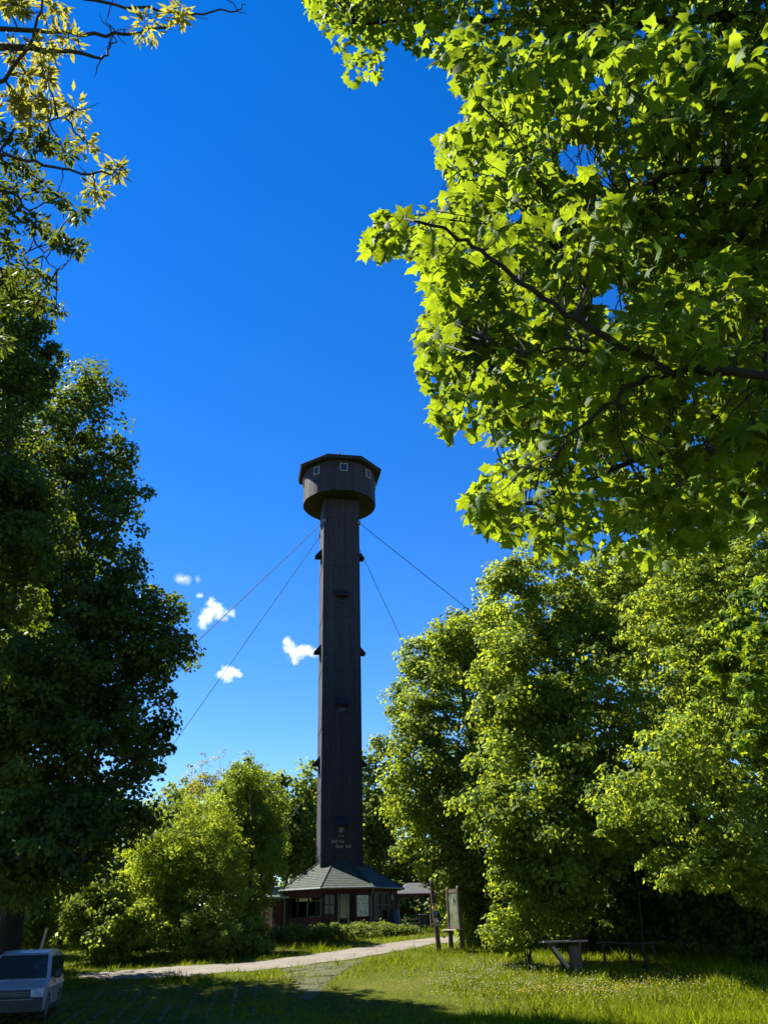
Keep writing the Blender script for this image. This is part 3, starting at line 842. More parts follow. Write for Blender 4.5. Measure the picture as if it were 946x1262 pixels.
# ------------------------------------------------------------------ trail post, information board, table
def trail_post():
    b = stand(541, 1178, 45); t = at(531, 1084, 45)
    root = empty('trail_post', b); tag(root, 'leaning dark wooden trail post with yellow and blue painted bands', 'post')
    v = t-b; rng = np.random.default_rng(3)
    q = lambda k: v*k
    pts = [q(k)+np.append(rng.normal(0, .012, 2), 0) for k in (-.08, .15, .35, .55, .75, .93, 1.0)]
    MB().tube(pts, [.125, .12, .115, .11, .105, .10, .075], 10).build('pole', M['post_wood'], root, smooth=True)
    for k0, k1, m in ((.56, .63, 'paint_yellow'), (.50, .56, 'paint_blue'), (.40, .46, 'paint_white')):
        MB().tube([q(k0), q(k1)], .118, 12).build('painted_band', M[m], root)
    for k, s in ((.65, .30), (.375, .42)):
        c = q(k)
        MB().box((c[0]-.02, c[1]-.13, c[2]), (s, .03, .08), Matrix.Rotation(.12, 4, 'Y')).build('pointer_board', M['pale_wood'], root)
M['paint_yellow'] = simple('paint_yellow', (.62, .46, .05), (.5, .36, .05), 9, .6, bmp=0)
M['paint_blue'] = simple('paint_blue', (.03, .20, .42), (.03, .15, .3), 9, .6, bmp=0)
M['paint_white'] = simple('paint_white', (.55, .55, .5), (.4, .4, .38), 9, .6, bmp=0)
trail_post()
def info_board():
    pr = stand(570.5, 1180, 45.0); pl = stand(556.5, 1177, 46.15)
    tr, tl = at(563.5, 1092, 45.0), at(551, 1094, 46.15)
    root = empty('information_board', pr); tag(root, 'weathered information board on two tall dark posts with pale ledge', 'sign')
    for a, t in ((pr, tr), (pl, tl)):
        a = a-pr; t = t-pr
        MB().tube([a+(t-a)*k for k in (-.08, .3, .6, .95, 1)], [.12, .115, .105, .10, .07], 10).build('post', M['post_wood'], root, smooth=True)
    L, R_ = pl-pr, np.zeros(3); TL, TR = tl-pr, tr-pr
    nrm = norm(np.cross(TR-R_, L-R_))
    if nrm[1] > 0: nrm = -nrm
    def quad(k0, k1, off, th, name, mat, ins=.1, par=None):
        c = []
        for kk in (k0, k1):
            a = L+(TL-L)*kk; b_ = R_+(TR-R_)*kk
            c += [a+(b_-a)*ins, b_+(a-b_)*ins]
        v = [p+nrm*off for p in c]+[p+nrm*(off+th) for p in c]
        return MB().add(v, [(0, 1, 3, 2), (4, 6, 7, 5), (0, 4, 5, 1), (2, 3, 7, 6), (0, 2, 6, 4), (1, 5, 7, 3)]).build(name, M[mat], par or root)
    p = quad(.38, .90, -.02, .05, 'panel', 'board_face', .09)
    quad(.90, .96, -.04, .09, 'frame_rail', 'post_wood', .06); quad(.345, .378, -.04, .09, 'frame_rail', 'post_wood', .06)
    m_ = (L+R_)/2+(TL-L)*.335
    d = L-R_; ang = math.atan2(d[1], d[0])
    MB().box(tuple(m_+nrm*.16), (1.5, .38, .05), Matrix.Rotation(ang, 4, 'Z')).build('ledge', M['pale_wood'], root)
m, nt, b = new_mat('board_face')
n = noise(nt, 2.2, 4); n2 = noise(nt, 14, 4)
r_ = ramp(nt, n.outputs['Fac'], [(.3, (.04, .055, .03)), (.5, (.09, .11, .065)), (.7, (.15, .16, .12))])  # mottled face, greenish-grey reflection put into its colour
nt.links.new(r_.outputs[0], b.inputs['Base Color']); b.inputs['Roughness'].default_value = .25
M['board_face'] = m
info_board()
def rustic_table():
    b = stand(697, 1188, 37.2)
    root = empty('rustic_table', b); tag(root, 'rustic plank table with one pale slanting leg at the meadow edge', 'table')
    z = at(697, 1160.5, 37.2)[2]-b[2]
    rng = np.random.default_rng(8)
    for i in range(5):
        MB().box((rng.uniform(-.06, .06), -.42+i*.2, z+rng.uniform(-.008, .008)), (1.75+rng.uniform(-.1, .1), .185, .06), Matrix.Rotation(rng.uniform(-.012, .012), 4, 'X')).build('plank', M['table_wood'], root)
    MB().box((.55, 0, z-.09), (.12, .9, .1)).build('cross_beam', M['post_wood'], root)
    MB().box((-.55, 0, z-.09), (.12, .9, .1)).build('cross_beam', M['post_wood'], root)
    MB().box((.40, -.05, (z-.16)/2-.1), (.42, .5, z-.16+.2)).build('block_leg', M['post_wood'], root)
    p = at(681, 1167, 36.8)-b; q = at(700, 1189, 36.8)-b
    MB().tube([q+(0, 0, -.1), p], [.07, .06], 8).build('slanting_leg', M['pale_wood'], root)
    p[1] += .75; q[1] += .75
    MB().tube([q+(0, 0, -.1), p], [.07, .06], 8).build('slanting_leg', M['post_wood'], root)
M['table_wood'] = wood_mat('table_wood', (.30, .24, .20), (.14, .11, .09))
rustic_table()
def log_rail():
    a, c = stand(742, 1186, 38.6), stand(812, 1186, 39.2)
    root = empty('log_rail', a); tag(root, 'long low log rail in the shade beyond the rustic table', 'rail')
    za, zc = at(742, 1162, 38.6)[2]-a[2], at(812, 1163.5, 39.2)[2]-a[2]
    d = c-a
    MB().tube([(d[0]*k, d[1]*k, za+(zc-za)*k+.015*math.sin(k*9)) for k in np.linspace(-.06, 1.06, 7)], .05, 9).build('log', M['bark_dark'], root, smooth=True)
    for k in (.05, .5, .95):
        w = a+d*k; zz = float(tz(w[0], w[1]))-a[2]
        MB().tube([(d[0]*k, d[1]*k+.02, zz-.2), (d[0]*k, d[1]*k+.02, za)], .055, 8).build('post', M['bark_dark'], root)
log_rail()

# ------------------------------------------------------------------ van
M['van_paint'] = simple('van_paint', (.25, .26, .28), (.22, .23, .25), .8, .28, bmp=0, spec=.5)
M['black_plastic'] = simple('black_plastic', (.025, .025, .027), (.015, .015, .016), 12, .55, bmp=.1)
M['lamp_glass'] = simple('lamp_glass', (.45, .47, .5), (.25, .27, .3), 6, .12, bmp=0, spec=.8)
M['tyre'] = M['rubber']
def van():
    cx, cy, th = -12.25, 31.25, math.radians(13.6)
    root = empty('van', (cx, cy, float(tz(cx, cy))), th)
    tag(root, 'pale silver van parked in the shade at the edge of the trees', 'van')
    st = [(-2.46, .40, .66, .74), (-2.42, .30, .80, .84), (-2.30, .27, .92, .90), (-2.0, .26, 1.03, .94), (-1.72, .26, 1.12, .95), (-1.40, .26, 1.42, .95), (-1.02, .26, 1.78, .95), (-.86, .26, 1.86, .95), (-.5, .26, 1.92, .95), (.6, .26, 1.95, .95), (1.8, .26, 1.94, .95), (2.28, .28, 1.90, .94), (2.42, .36, 1.80, .92), (2.46, .5, 1.6, .88)]
    V = []; rings = 14
    for (y, zb, zt, w) in st:
        zs = [zb, zb+.1, min(.62, zt-.16), min(.92, zt-.1), min(1.08, zt-.06), zt-.05-(.06 if zt > 1.3 else 0), zt]
        def wid(z): return w*(.93 if z == zb else 1)-max(0, z-1.0)*.16
        ws = [wid(z) for z in zs]; ws[-1] = ws[-2]-.13
        ring = [(-ws[i], y, zs[i]) for i in range(7)]+[(ws[i], y, zs[i]) for i in reversed(range(7))]
        V += ring
    f = []
    for i in range(len(st)-1):
        for k in range(rings):
            j = (k+1) % rings
            f.append((i*rings+k, i*rings+j, (i+1)*rings+j, (i+1)*rings+k))
    f.append(tuple(range(rings))); f.append(tuple(reversed(range((len(st)-1)*rings, len(st)*rings))))
    body = MB().add(V, f).build('body', M['van_paint'], root, smooth=False)
    bv = body.modifiers.new('bevel', 'BEVEL'); bv.width = .03; bv.segments = 2; bv.limit_method = 'ANGLE'; bv.angle_limit = math.radians(25)
    def slab(q, th_, name, mat, par=None):
        q = [Vector(p) for p in q]
        n_ = (q[1]-q[0]).cross(q[2]-q[0]).normalized()
        c = sum(q, Vector())/len(q)
        if n_.dot(c-Vector((0, 0, 1.0))) < 0: n_ = -n_
        k = len(q)
        v = [p-n_*.01 for p in q]+[p+n_*th_ for p in q]
        return MB().add(v, [tuple(range(k)), tuple(range(k, 2*k))]+[(i, (i+1) % k, k+(i+1) % k, k+i) for i in range(k)]).build(name, M[mat], par or root)
    ws_ = slab([(-.84, -1.68, 1.15), (.84, -1.68, 1.15), (.72, -.99, 1.78), (-.72, -.99, 1.78)], .03, 'windscreen', 'glass')
    for s in (-1, 1): MB().tube([(s*.15, -1.75, 1.15), (s*.15-.5, -1.60, 1.28)], .012, 6).build('wiper', M['black_plastic'], ws_)
    for s in (-1, 1):
        X = lambda z: s*(.955-max(0, z-1.0)*.16)
        slab([(X(1.16), -1.30, 1.16), (X(1.16), -.42, 1.16), (X(1.74), -.42, 1.74), (X(1.74), -.86, 1.74)], .015, 'side_window', 'glass')
        slab([(X(1.16), -.30, 1.16), (X(1.16), .92, 1.16), (X(1.74), .92, 1.74), (X(1.74), -.30, 1.74)], .015, 'side_window', 'glass')
        slab([(X(1.16), 1.04, 1.16), (X(1.16), 2.22, 1.16), (X(1.74), 2.16, 1.74), (X(1.74), 1.04, 1.74)], .015, 'side_window', 'glass')
        MB().box((s*.965, .3, .93), (.03, 4.0, .05)).build('side_stripe', M['stripe_reflection'], root)  # bright stripe along the side, its yellowish reflection painted on
        MB().box((s*.955, .3, .33), (.03, 2.4, .14)).build('sill_trim', M['black_plastic'], root)
        MB().box((s*.965, -.52, 1.03), (.03, .2, .04)).build('door_handle', M['black_plastic'], root)
        for y in (-.36, .98): MB().box((s*.962, y, .82), (.008, .014, .5)).build('door_seam', M['black_plastic'], root)
        mr = MB().bevbox((s*1.10, -1.18, 1.26), (.22, .14, .26), .04).build('mirror', M['black_plastic'], root)
        MB().box((s*.98, -1.16, 1.2), (.12, .05, .05)).build('mirror_arm', M['black_plastic'], mr)
        slab([(s*.86, -2.31, .90), (s*.52, -2.42, .86), (s*.52, -2.45, .70), (s*.88, -2.37, .70)], .035, 'headlight', 'lamp_glass')
        slab([(s*.85, 2.45, .7), (s*.85, 2.45, 1.2), (s*.7, 2.46, 1.2), (s*.7, 2.46, .7)], .03, 'tail_light', 'bike_red')
        for y in (-1.55, 1.5):
            w = MB().tube([(s*.72, y, .33), (s*.74, y, .33), (s*.93, y, .33), (s*.95, y, .33)], [.29, .33, .33, .29], 24).build('wheel', M['tyre'], root)
            MB().tube([(s*.94, y, .33), (s*.962, y, .33)], [.21, .17], 20).build('rim', M['zinc'], w)
            MB().tube([(s*.93, y+.40*math.cos(a), .33+.40*math.sin(a)) for a in np.linspace(-.1, math.pi+.1, 13)], .045, 6).build('wheel_arch', M['black_plastic'], root)
    g = slab([(-.52, -2.45, .68), (.52, -2.45, .68), (.52, -2.40, .88), (-.52, -2.40, .88)], .03, 'grille', 'black_plastic')
    for z in (.735, .775, .815): MB().box((0, -2.475, z), (.96, .02, .012)).build('grille_bar', M['zinc'], g)
    MB().bevbox((0, -2.43, .47), (1.80, .22, .42), .05).build('bumper', M['black_plastic'], root)
    MB().box((0, -2.545, .63), (1.3, .02, .02)).build('chrome_strip', M['zinc'], root)
    MB().box((0, .2, .30), (1.7, 4.4, .12)).build('underbody', M['black_plastic'], root)
M['stripe_reflection'] = simple('stripe_reflection', (.6, .58, .5), (.5, .48, .42), 5, .35, bmp=0)  # reflection on the van side put into a pale colour
van()
def leaning_pole():
    a = stand(38, 1195, 35.2); t = at(58, 1144, 35.2)
    root = MB().tube([np.zeros(3)-[.2, 0, .1], (t-a)*.5, t-a], [.06, .055, .05], 8).build('wooden_pole', M['pale_wood'])
    root.location = [float(q) for q in a]
    tag(root, 'pale wooden pole slanting up behind the van roof', 'pole')
leaning_pole()

# ------------------------------------------------------------------ paver rows of the parking bay
def pavers():
    root = empty('parking_paving', (0, 0, 0)); root['kind'] = 'structure'; root['label'] = 'rows of concrete pavers sunk in shaded turf'
    proto = {}
    rng = np.random.default_rng(21)
    a0 = ground(285, 1246); a1 = ground(292, 1216)
    d = norm((a1-a0)[:2]); nrm = np.array([d[1], -d[0]])
    me = None; count = 0
    for row in range(-13, 2):
        for k in range(0, 17):
            if rng.random() < .12: continue
            c = a0[:2]+nrm*row*.72+d*(k*.42-1.2)
            if count >= 290: continue
            if me is None:
                o = MB().bevbox((0, 0, 0), (.13, .36, .10), .015).build('paver', M['concrete'], root); me = o.data
            else:
                o = bpy.data.objects.new('paver', me); col.objects.link(o); o.parent = root
            o.location = (c[0], c[1], float(tz(c[0], c[1]))-.036+rng.uniform(-.015, .006))
            o.rotation_euler = (0, 0, math.atan2(-d[0], d[1])+rng.normal(0, .03)); count += 1
pavers()

# ------------------------------------------------------------------ grass and flowers
def in_poly(x, y, poly):
    poly = np.array(poly); inside = np.zeros(len(x), bool); j = len(poly)-1
    for i in range(len(poly)):
        xi, yi = poly[i]; xj, yj = poly[j]
        c = ((yi > y) != (yj > y)) & (x < (xj-xi)*(y-yi)/((yj-yi) or 1e-9)+xi)
        inside ^= c; j = i
    return inside
def proj_np(P):
    d = P-np.array([0, 0, EYE])
    a = d[:, 1]*math.cos(PITCH)+d[:, 2]*math.sin(PITCH); u = -d[:, 1]*math.sin(PITCH)+d[:, 2]*math.cos(PITCH)
    x2, y2 = F_PX*d[:, 0]/a, -F_PX*u/a
    k, s = math.cos(ROLL), math.sin(ROLL)
    return CX+k*x2+s*y2, CY-s*x2+k*y2
PATH_W = np.array([ground(*p)[:2] for p in PATH_TOP+PATH_BOT[::-1]])
DIRT_W = np.array([ground(*p)[:2] for p in DIRT_L+DIRT_R[::-1]])
def grass():
    rng = np.random.default_rng(5)
    n = 90000
    y = 25+rng.uniform(0, 1, n)**1.25*48; x = rng.uniform(-1, 1, n)*(y*.58+2)
    def lowf(x, y): return .5+.25*np.sin(x*.7+1.3*np.sin(y*.5))+.25*np.sin(y*.83+x*.31+2)
    dens = .55+.45*lowf(x, y)
    onpath = in_poly(x, y, PATH_W); ondirt = in_poly(x, y, DIRT_W)
    keep = rng.uniform(0, 1, n) < dens
    keep &= ~(onpath & (rng.uniform(0, 1, n) > .003)); keep &= ~(ondirt & (rng.uniform(0, 1, n) > .62))
    d = np.hypot(x-TB[0], y-TB[1]); keep &= d > 4.2
    x, y = x[keep], y[keep]; n = len(x)
    z = tz(x, y)
    per = 5
    h = .13+.12*lowf(x*1.7, y*1.3)+.10*(y < 42)*(x > 3)*rng.uniform(0, 1, n)
    h = h*np.where(np.sin(x*2.3+np.sin(y*3.1)*1.5)*np.sin(y*1.9+x*.7) > .45, 1.45, 1.0)*rng.uniform(.7, 1.3, n)
    short = (x < 2) & (y < 37)                      # trodden parking turf stays short
    h = np.where(short, h*.55, h)
    idx = np.repeat(np.arange(n), per); k = len(idx)
    P = np.stack([x[idx]+rng.normal(0, .09, k), y[idx]+rng.normal(0, .09, k), z[idx]-.02], 1)
    D = norm(np.stack([rng.normal(0, .45, k), rng.normal(0, .45, k), np.ones(k)], 1))
    N = norm(np.stack([rng.normal(0, 1, k), rng.normal(0, 1, k)-.3, np.full(k, .35)], 1))
    S = h[idx]*rng.uniform(.5, 1.35, k)
    tint = np.clip(lowf(x*.6+4, y*.7)[idx]*.6+rng.normal(.25, .2, k), 0, 1)
    tv, tf = TEMPL['blade']
    Rm = frames(N, D)
    tvv = tv.copy()
    V = np.einsum('nij,vj->nvi', Rm, tvv)*S[:, None, None]
    wid = np.clip(.02/np.maximum(S*.07, 1e-4), .8, 3)      # keep a steady blade width
    V = V+P[:, None]
    T = (np.arange(k)[:, None, None]*3+tf[None]).reshape(-1, 3)
    o = raw_mesh('grass', V.reshape(-1, 3), T, M['grass'], None, {'tint': np.repeat(tint, 3)})
    tag(o, 'sunlit meadow grass round the path and under the trees', 'grass', kind='stuff')
    # flower heads on the meadow
    def heads(name, n, mat, label, cat, cx, size, seed):
        r = np.random.default_rng(seed)
        px = []; 
        X = []; Y = []
        for (qx, qy, sx, sy, w) in cx:
            m_ = int(n*w); g = np.stack([r.normal(qx, sx, m_), r.normal(qy, sy, m_)], 1); X.append(g[:, 0]); Y.append(g[:, 1])
        X = np.concatenate(X); Y = np.concatenate(Y)
        ok = (Y > 26) & (Y < 60) & ~in_poly(X, Y, PATH_W)
        X, Y = X[ok], Y[ok]; Z = tz(X, Y)+r.uniform(.14, .30, len(X))
        a = np.linspace(0, 2*math.pi, 7)[:-1]
        tv_ = np.concatenate([np.stack([np.cos(a), np.sin(a), np.zeros(6)], 1), [[0, 0, .45], [0, 0, -.4]]])
        tf_ = np.array([(6, i, (i+1) % 6) for i in range(6)]+[(7, (i+1) % 6, i) for i in range(6)]+[])
        S_ = size*r.uniform(.6, 1.3, len(X))
        V_ = tv_[None]*S_[:, None, None]+np.stack([X, Y, Z], 1)[:, None]
        T_ = (np.arange(len(X))[:, None, None]*8+tf_[None]).reshape(-1, 3)
        tag(raw_mesh(name, V_.reshape(-1, 3), T_, mat), label, cat, kind='stuff')
    g1 = ground(600, 1200); g2 = ground(660, 1225); g3 = ground(760, 1225); g4 = ground(560, 1215); g5 = ground(700, 1228)
    heads('white_flowers', 1500, M['petal_white'], 'white flower heads scattered over the sunny meadow', 'flowers',
          [(g1[0], g1[1], 2.0, 1.0, .3), (g2[0], g2[1], 2.5, 1.2, .25), (g3[0], g3[1], 3.5, 1.8, .25), (g4[0], g4[1], 1.2, 1.5, .12), (4, 44, 5, 2.5, .08)], .022, 1)
    heads('yellow_flowers', 1100, M['petal_yellow'], 'yellow flower heads in the meadow before the rustic table', 'flowers',
          [(g5[0], g5[1], 1.6, .8, .35), (g3[0], g3[1], 4, 2.0, .65)], .024, 2)
M['petal_white'] = simple('petal_white', (.5, .5, .42), (.4, .4, .33), 9, .7, bmp=0)
M['petal_yellow'] = simple('petal_yellow', (.65, .45, .03), (.5, .34, .02), 9, .7, bmp=0)
grass()

# ------------------------------------------------------------------ trees and shrubs
L_ = lobe_px
def gx(px, Y):                       # ground point below a pixel column at distance Y
    p = at(px, 1150, Y); return (p[0], p[1])
# -- right side
tree('maple_tree', 'tall fresh green maple with broad crown just right of the tower', 'tree', gx(590, 51),
     [L_(540, 858, 50, 55, 80), L_(565, 800, 51, 42, 40), L_(518, 950, 49, 44, 62), L_(555, 1010, 49, 70, 80), L_(605, 900, 53, 60, 120), L_(562, 1075, 48, 34, 42), L_(600, 790, 54, 45, 50)],
     620, 46, .85, .19, 'leaf_right', seed=31, r0=.34, nl=46, bark='bark_dark')
tree('maple_tree', 'largest bushy green maple behind the rustic table', 'tree', gx(715, 44),
     [L_(660, 752, 43, 62, 62), L_(700, 850, 42, 105, 110), L_(640, 880, 41, 50, 80), L_(655, 985, 40, 75, 85), L_(755, 770, 44, 75, 85), L_(740, 960, 42, 90, 110), L_(690, 1050, 39, 70, 60)],
     900, 40, .82, .195, 'leaf_right', seed=32, r0=.36, nl=50, bark='bark_dark')
tree('hornbeam_tree', 'shady green tree with drooping lower boughs right of the large maple', 'tree', gx(985, 38),
     [L_(845, 790, 37, 85, 100), L_(905, 890, 34, 75, 110), L_(825, 955, 32, 70, 62), L_(925, 1010, 31, 60, 70), L_(775, 1000, 35, 50, 42), L_(890, 680, 38, 90, 80), L_(960, 800, 36, 70, 150), L_(880, 1060, 33, 75, 36), L_(960, 1080, 33, 60, 45)],
     900, 37, .66, .162, 'leaf_right', 'kite', seed=33, r0=.3, nl=50, flat=.45, bark='bark_dark')
tree('beech_tree', 'tall green tree filling the gap between largest maple and hornbeam', 'tree', gx(830, 52), [L_(830, 810, 51, 80, 110), L_(790, 720, 52, 60, 60), L_(870, 920, 50, 70, 90)], 360, 26, .95, .24, 'leaf_right', seed=37, r0=.3, nl=30, bark='bark_dark')
tree('young_maple_tree', 'yellowish sunlit maple bough of a tree at the right border', 'tree', gx(1040, 20),
     [L_(925, 830, 19, 48, 55), L_(960, 780, 20, 60, 60), L_(980, 900, 20, 60, 60)],
     130, 26, .36, .13, 'leaf_maple', 'five', seed=34, r0=.14, nl=26, flat=.5, bark='bark_dark')
tree('hazel_shrub', 'light green hazel bush crowding the left end of the rustic table', 'shrub', gx(650, 39.5),
     [L_(640, 1105, 39, 38, 45), L_(655, 1060, 40, 40, 40), L_(690, 1120, 40, 35, 45), L_(630, 1150, 39.5, 30, 22)],
     190, 42, .5, .13, 'leaf_right', seed=35, r0=.03, nl=20, stems=5, bark='bark_dark')
tree('elder_shrub', 'dark leafy shrub behind the information board', 'shrub', gx(600, 48),
     [L_(600, 1125, 48, 45, 50), L_(575, 1110, 49, 30, 50), L_(625, 1080, 49, 40, 50)], 200, 40, .55, .14, 'leaf_bush', seed=36, r0=.07, nl=16, stems=5, bark='bark_dark')
for i, (px, py, Y, rx, ry, lab) in enumerate([(760, 1110, 44, 60, 55, 'shaded undergrowth bush beyond the log rail'), (850, 1110, 42, 60, 60, 'dark shrub below the drooping boughs'),
                                              (930, 1120, 38, 50, 60, 'dark shrub at the foot of the hornbeam'), (800, 1060, 50, 80, 80, 'deep green thicket behind the log rail'), (920, 1040, 48, 80, 90, 'deep green thicket behind the hornbeam'), (690, 1100, 50, 60, 60, 'dense thicket behind the hazel bush')]):
    tree('understory_shrub', lab, 'shrub', gx(px, Y), [L_(px, py, Y, rx, ry), L_(px+rx*.5, py+ry*.4, Y, rx*.6, ry*.6)], 190, 24, .62, .20, 'leaf_left', seed=50+i, r0=.06, nl=14, stems=4, bark='bark_dark', group='shaded understory shrubs')
tree('sapling', 'thin leaning sapling with one sunlit leafy tuft above the log rail', 'tree', gx(790, 37), [L_(755, 1035, 36.5, 25, 14), L_(790, 1020, 36.6, 22, 16)], 26, 34, .35, .15, 'leaf_right', 'lobed', seed=61, r0=.05, nl=10, flat=.4, bark='bark_black', topf=.95)
# -- left side
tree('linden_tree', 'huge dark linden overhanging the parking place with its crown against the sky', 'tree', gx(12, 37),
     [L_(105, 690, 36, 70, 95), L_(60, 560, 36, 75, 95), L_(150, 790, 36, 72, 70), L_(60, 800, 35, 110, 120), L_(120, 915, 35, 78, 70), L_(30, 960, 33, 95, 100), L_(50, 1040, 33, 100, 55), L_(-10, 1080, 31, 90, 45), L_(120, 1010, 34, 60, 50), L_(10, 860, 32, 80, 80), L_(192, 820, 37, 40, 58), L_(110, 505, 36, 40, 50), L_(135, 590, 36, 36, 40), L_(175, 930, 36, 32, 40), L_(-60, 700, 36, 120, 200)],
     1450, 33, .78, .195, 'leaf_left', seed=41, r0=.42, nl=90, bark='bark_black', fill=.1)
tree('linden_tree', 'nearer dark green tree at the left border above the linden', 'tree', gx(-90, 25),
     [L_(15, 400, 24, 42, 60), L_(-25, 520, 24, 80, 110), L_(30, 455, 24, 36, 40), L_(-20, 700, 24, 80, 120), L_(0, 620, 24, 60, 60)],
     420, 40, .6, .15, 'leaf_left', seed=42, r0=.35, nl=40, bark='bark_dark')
tree('round_crowned_tree', 'rounded feathery green tree left of the red hut', 'tree', gx(310, 54.5),
     [L_(306, 1035, 54, 48, 66), L_(310, 990, 54, 40, 46), L_(284, 1115, 53, 38, 50), L_(334, 1045, 55, 17, 45)],
     520, 38, .6, .20, 'leaf_bush', 'narrow', seed=43, r0=.16, nl=40, stems=3, up=.2, droop=-.9, bark='bark_dark')
tree('willow_shrub', 'large yellow green willow thicket beside the gravel path', 'shrub', gx(215, 49.5),
     [L_(215, 1075, 48, 60, 66), L_(185, 1035, 49, 40, 42), L_(245, 1040, 49, 44, 60), L_(245, 1140, 46.5, 55, 42), L_(165, 1115, 47, 50, 58), L_(200, 1155, 46.5, 55, 34), L_(270, 1100, 48, 35, 50)],
     700, 36, .55, .185, 'leaf_willow', 'narrow', seed=44, r0=.09, nl=34, stems=6, up=.3, droop=-.3, bark='bark_dark')
tree('willow_shrub', 'lower yellow green bush at the path edge near the van', 'shrub', gx(118, 45),
     [L_(115, 1135, 45, 30, 42), L_(150, 1150, 45, 40, 34), L_(128, 1105, 45.5, 28, 30)],
     210, 44, .45, .14, 'leaf_willow', 'kite', seed=45, r0=.06, nl=20, stems=5, bark='bark_dark')
tree('dogwood_shrub', 'grey green bush in front of the rounded tree', 'shrub', gx(270, 46.5),
     [L_(265, 1150, 46, 45, 30), L_(300, 1155, 47, 32, 25)], 150, 40, .42, .13, 'leaf_bush', seed=46, r0=.05, nl=14, stems=5, bark='bark_dark')
for i, (px, py, Y, rx, ry, lab) in enumerate([(20, 1110, 48, 50, 60, 'dim green bush behind the van'), (75, 1090, 55, 50, 70, 'dark bush between van and willow thicket'), (-30, 1120, 42, 50, 70, 'dark bush at the left border behind the van')]):
    tree('understory_shrub', lab, 'shrub', gx(px, Y), [L_(px, py, Y, rx, ry), L_(px+rx*.4, py+ry*.5, Y, rx*.6, ry*.5)], 200, 24, .6, .19, 'leaf_bush', seed=70+i, r0=.06, nl=14, stems=4, bark='bark_dark', group='shaded understory shrubs')
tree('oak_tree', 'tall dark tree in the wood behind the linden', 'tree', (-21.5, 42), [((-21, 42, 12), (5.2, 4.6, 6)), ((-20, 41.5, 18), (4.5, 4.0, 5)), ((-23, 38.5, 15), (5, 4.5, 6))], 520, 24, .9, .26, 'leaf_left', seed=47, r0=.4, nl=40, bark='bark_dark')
# -- behind the tower
tree('birch_tree', 'thin airy pale tree rising behind the willow thicket', 'tree', gx(262, 76),
     [L_(255, 965, 76, 28, 38), L_(262, 1000, 76, 32, 40)], 120, 12, .6, .15, 'leaf_ash', seed=81, r0=.14, nl=44, bark='bark', inner=.9, limb_r=.5, fill=0, billows=0)
bgs = [(480, 1115, 84, 50, 24, 'low bush far behind the picnic shelter'), (560, 1118, 80, 50, 24, 'low bush far behind the trail post'), (303, 1008, 64.5, 30, 52, 'slim tree shading the hut roof from behind the low wing'), (358, 1010, 80, 30, 62, 'pale green tree close behind the tower on its left'), (330, 1020, 88, 40, 60, 'background tree between rounded tree and tower'), (382, 1025, 92, 26, 75, 'half hidden tree directly behind the tower shaft'),
       (462, 985, 82, 30, 75, 'darker tree peeking out right of the tower shaft'), (500, 1040, 90, 45, 70, 'background tree behind the picnic shelter'), (225, 1030, 85, 45, 60, 'background tree behind the willow thicket'),
       (170, 1060, 80, 50, 70, 'background tree behind the path edge bush'), (100, 1060, 75, 55, 80, 'background tree deep behind the van'), (30, 1060, 72, 60, 90, 'background tree far behind the linden trunk'), (560, 1050, 88, 60, 90, 'background tree behind the first maple'), (640, 1060, 80, 60, 90, 'background tree behind the hazel bush'), (760, 1040, 72, 80, 100, 'background tree behind the largest maple'), (880, 1040, 70, 80, 100, 'background tree behind the hornbeam'), (420, 1060, 95, 40, 60, 'low background tree hidden by the hut roof')]
for i, (px, py, Y, rx, ry, lab) in enumerate(bgs):
    p = gx(px, Y)
    tree('woodland_tree', lab, 'tree', p, [L_(px, py, Y, rx, ry), L_(px-rx*.3, py+ry*.6, Y, rx*.8, ry*.6), L_(px+rx*.35, py+ry*.4, Y+1, rx*.8, ry*.6)], 230, 16, .95, .33, 'leaf_back', seed=90+i, r0=.22, nl=24, group='woodland behind the tower', bark='bark')
def distant_wood():
    rng = np.random.default_rng(88)
    n = 1500
    x = rng.uniform(-85, 95, n); y = rng.uniform(102, 122, n)
    top = 6.5+2.5*np.sin(x*.23)+1.6*np.sin(x*.61+1)
    z = tz(x, y)+rng.uniform(0, 1, n)**.7*top
    O = np.tile([0, -.6, .6], (n, 1))
    P, N, D, S, tint = clump_leaves(np.stack([x, y, z], 1), O, 1.5, 24, rng, .8, .46)
    tag(leaf_mesh('distant_wood', P, N, D, S, tint, 'kite', M['leaf_back'], None), 'distant green wood edge closing the view behind hut and bushes', 'wood', kind='stuff')
distant_wood()
def low_hedge():
    rng = np.random.default_rng(77)
    n = 620
    px = rng.uniform(285, 522, n)
    Y = np.interp(px, [285, 400, 470, 522], [51, 54, 56, 58])+rng.uniform(-1.6, 1.6, n)
    p = np.array([at(a, 1150, b_) for a, b_ in zip(px, Y)])
    x, y = p[:, 0], p[:, 1]
    hgt = np.interp(px, [285, 470, 480, 522], [.75, .65, .45, .25])
    z = tz(x, y)+rng.uniform(.05, 1, n)*hgt
    C = np.stack([x, y, z], 1); O = np.tile([0, -.3, .9], (n, 1))
    P, N, D, S, tint = clump_leaves(C, O, .34, 46, rng, .7, .11)
    o = leaf_mesh('ground_cover', P, N, D, S, tint, 'kite', M['leaf_hedge'], None)
    tag(o, 'knee high bushy ground cover in front of the red hut', 'ground cover', kind='stuff')
low_hedge()

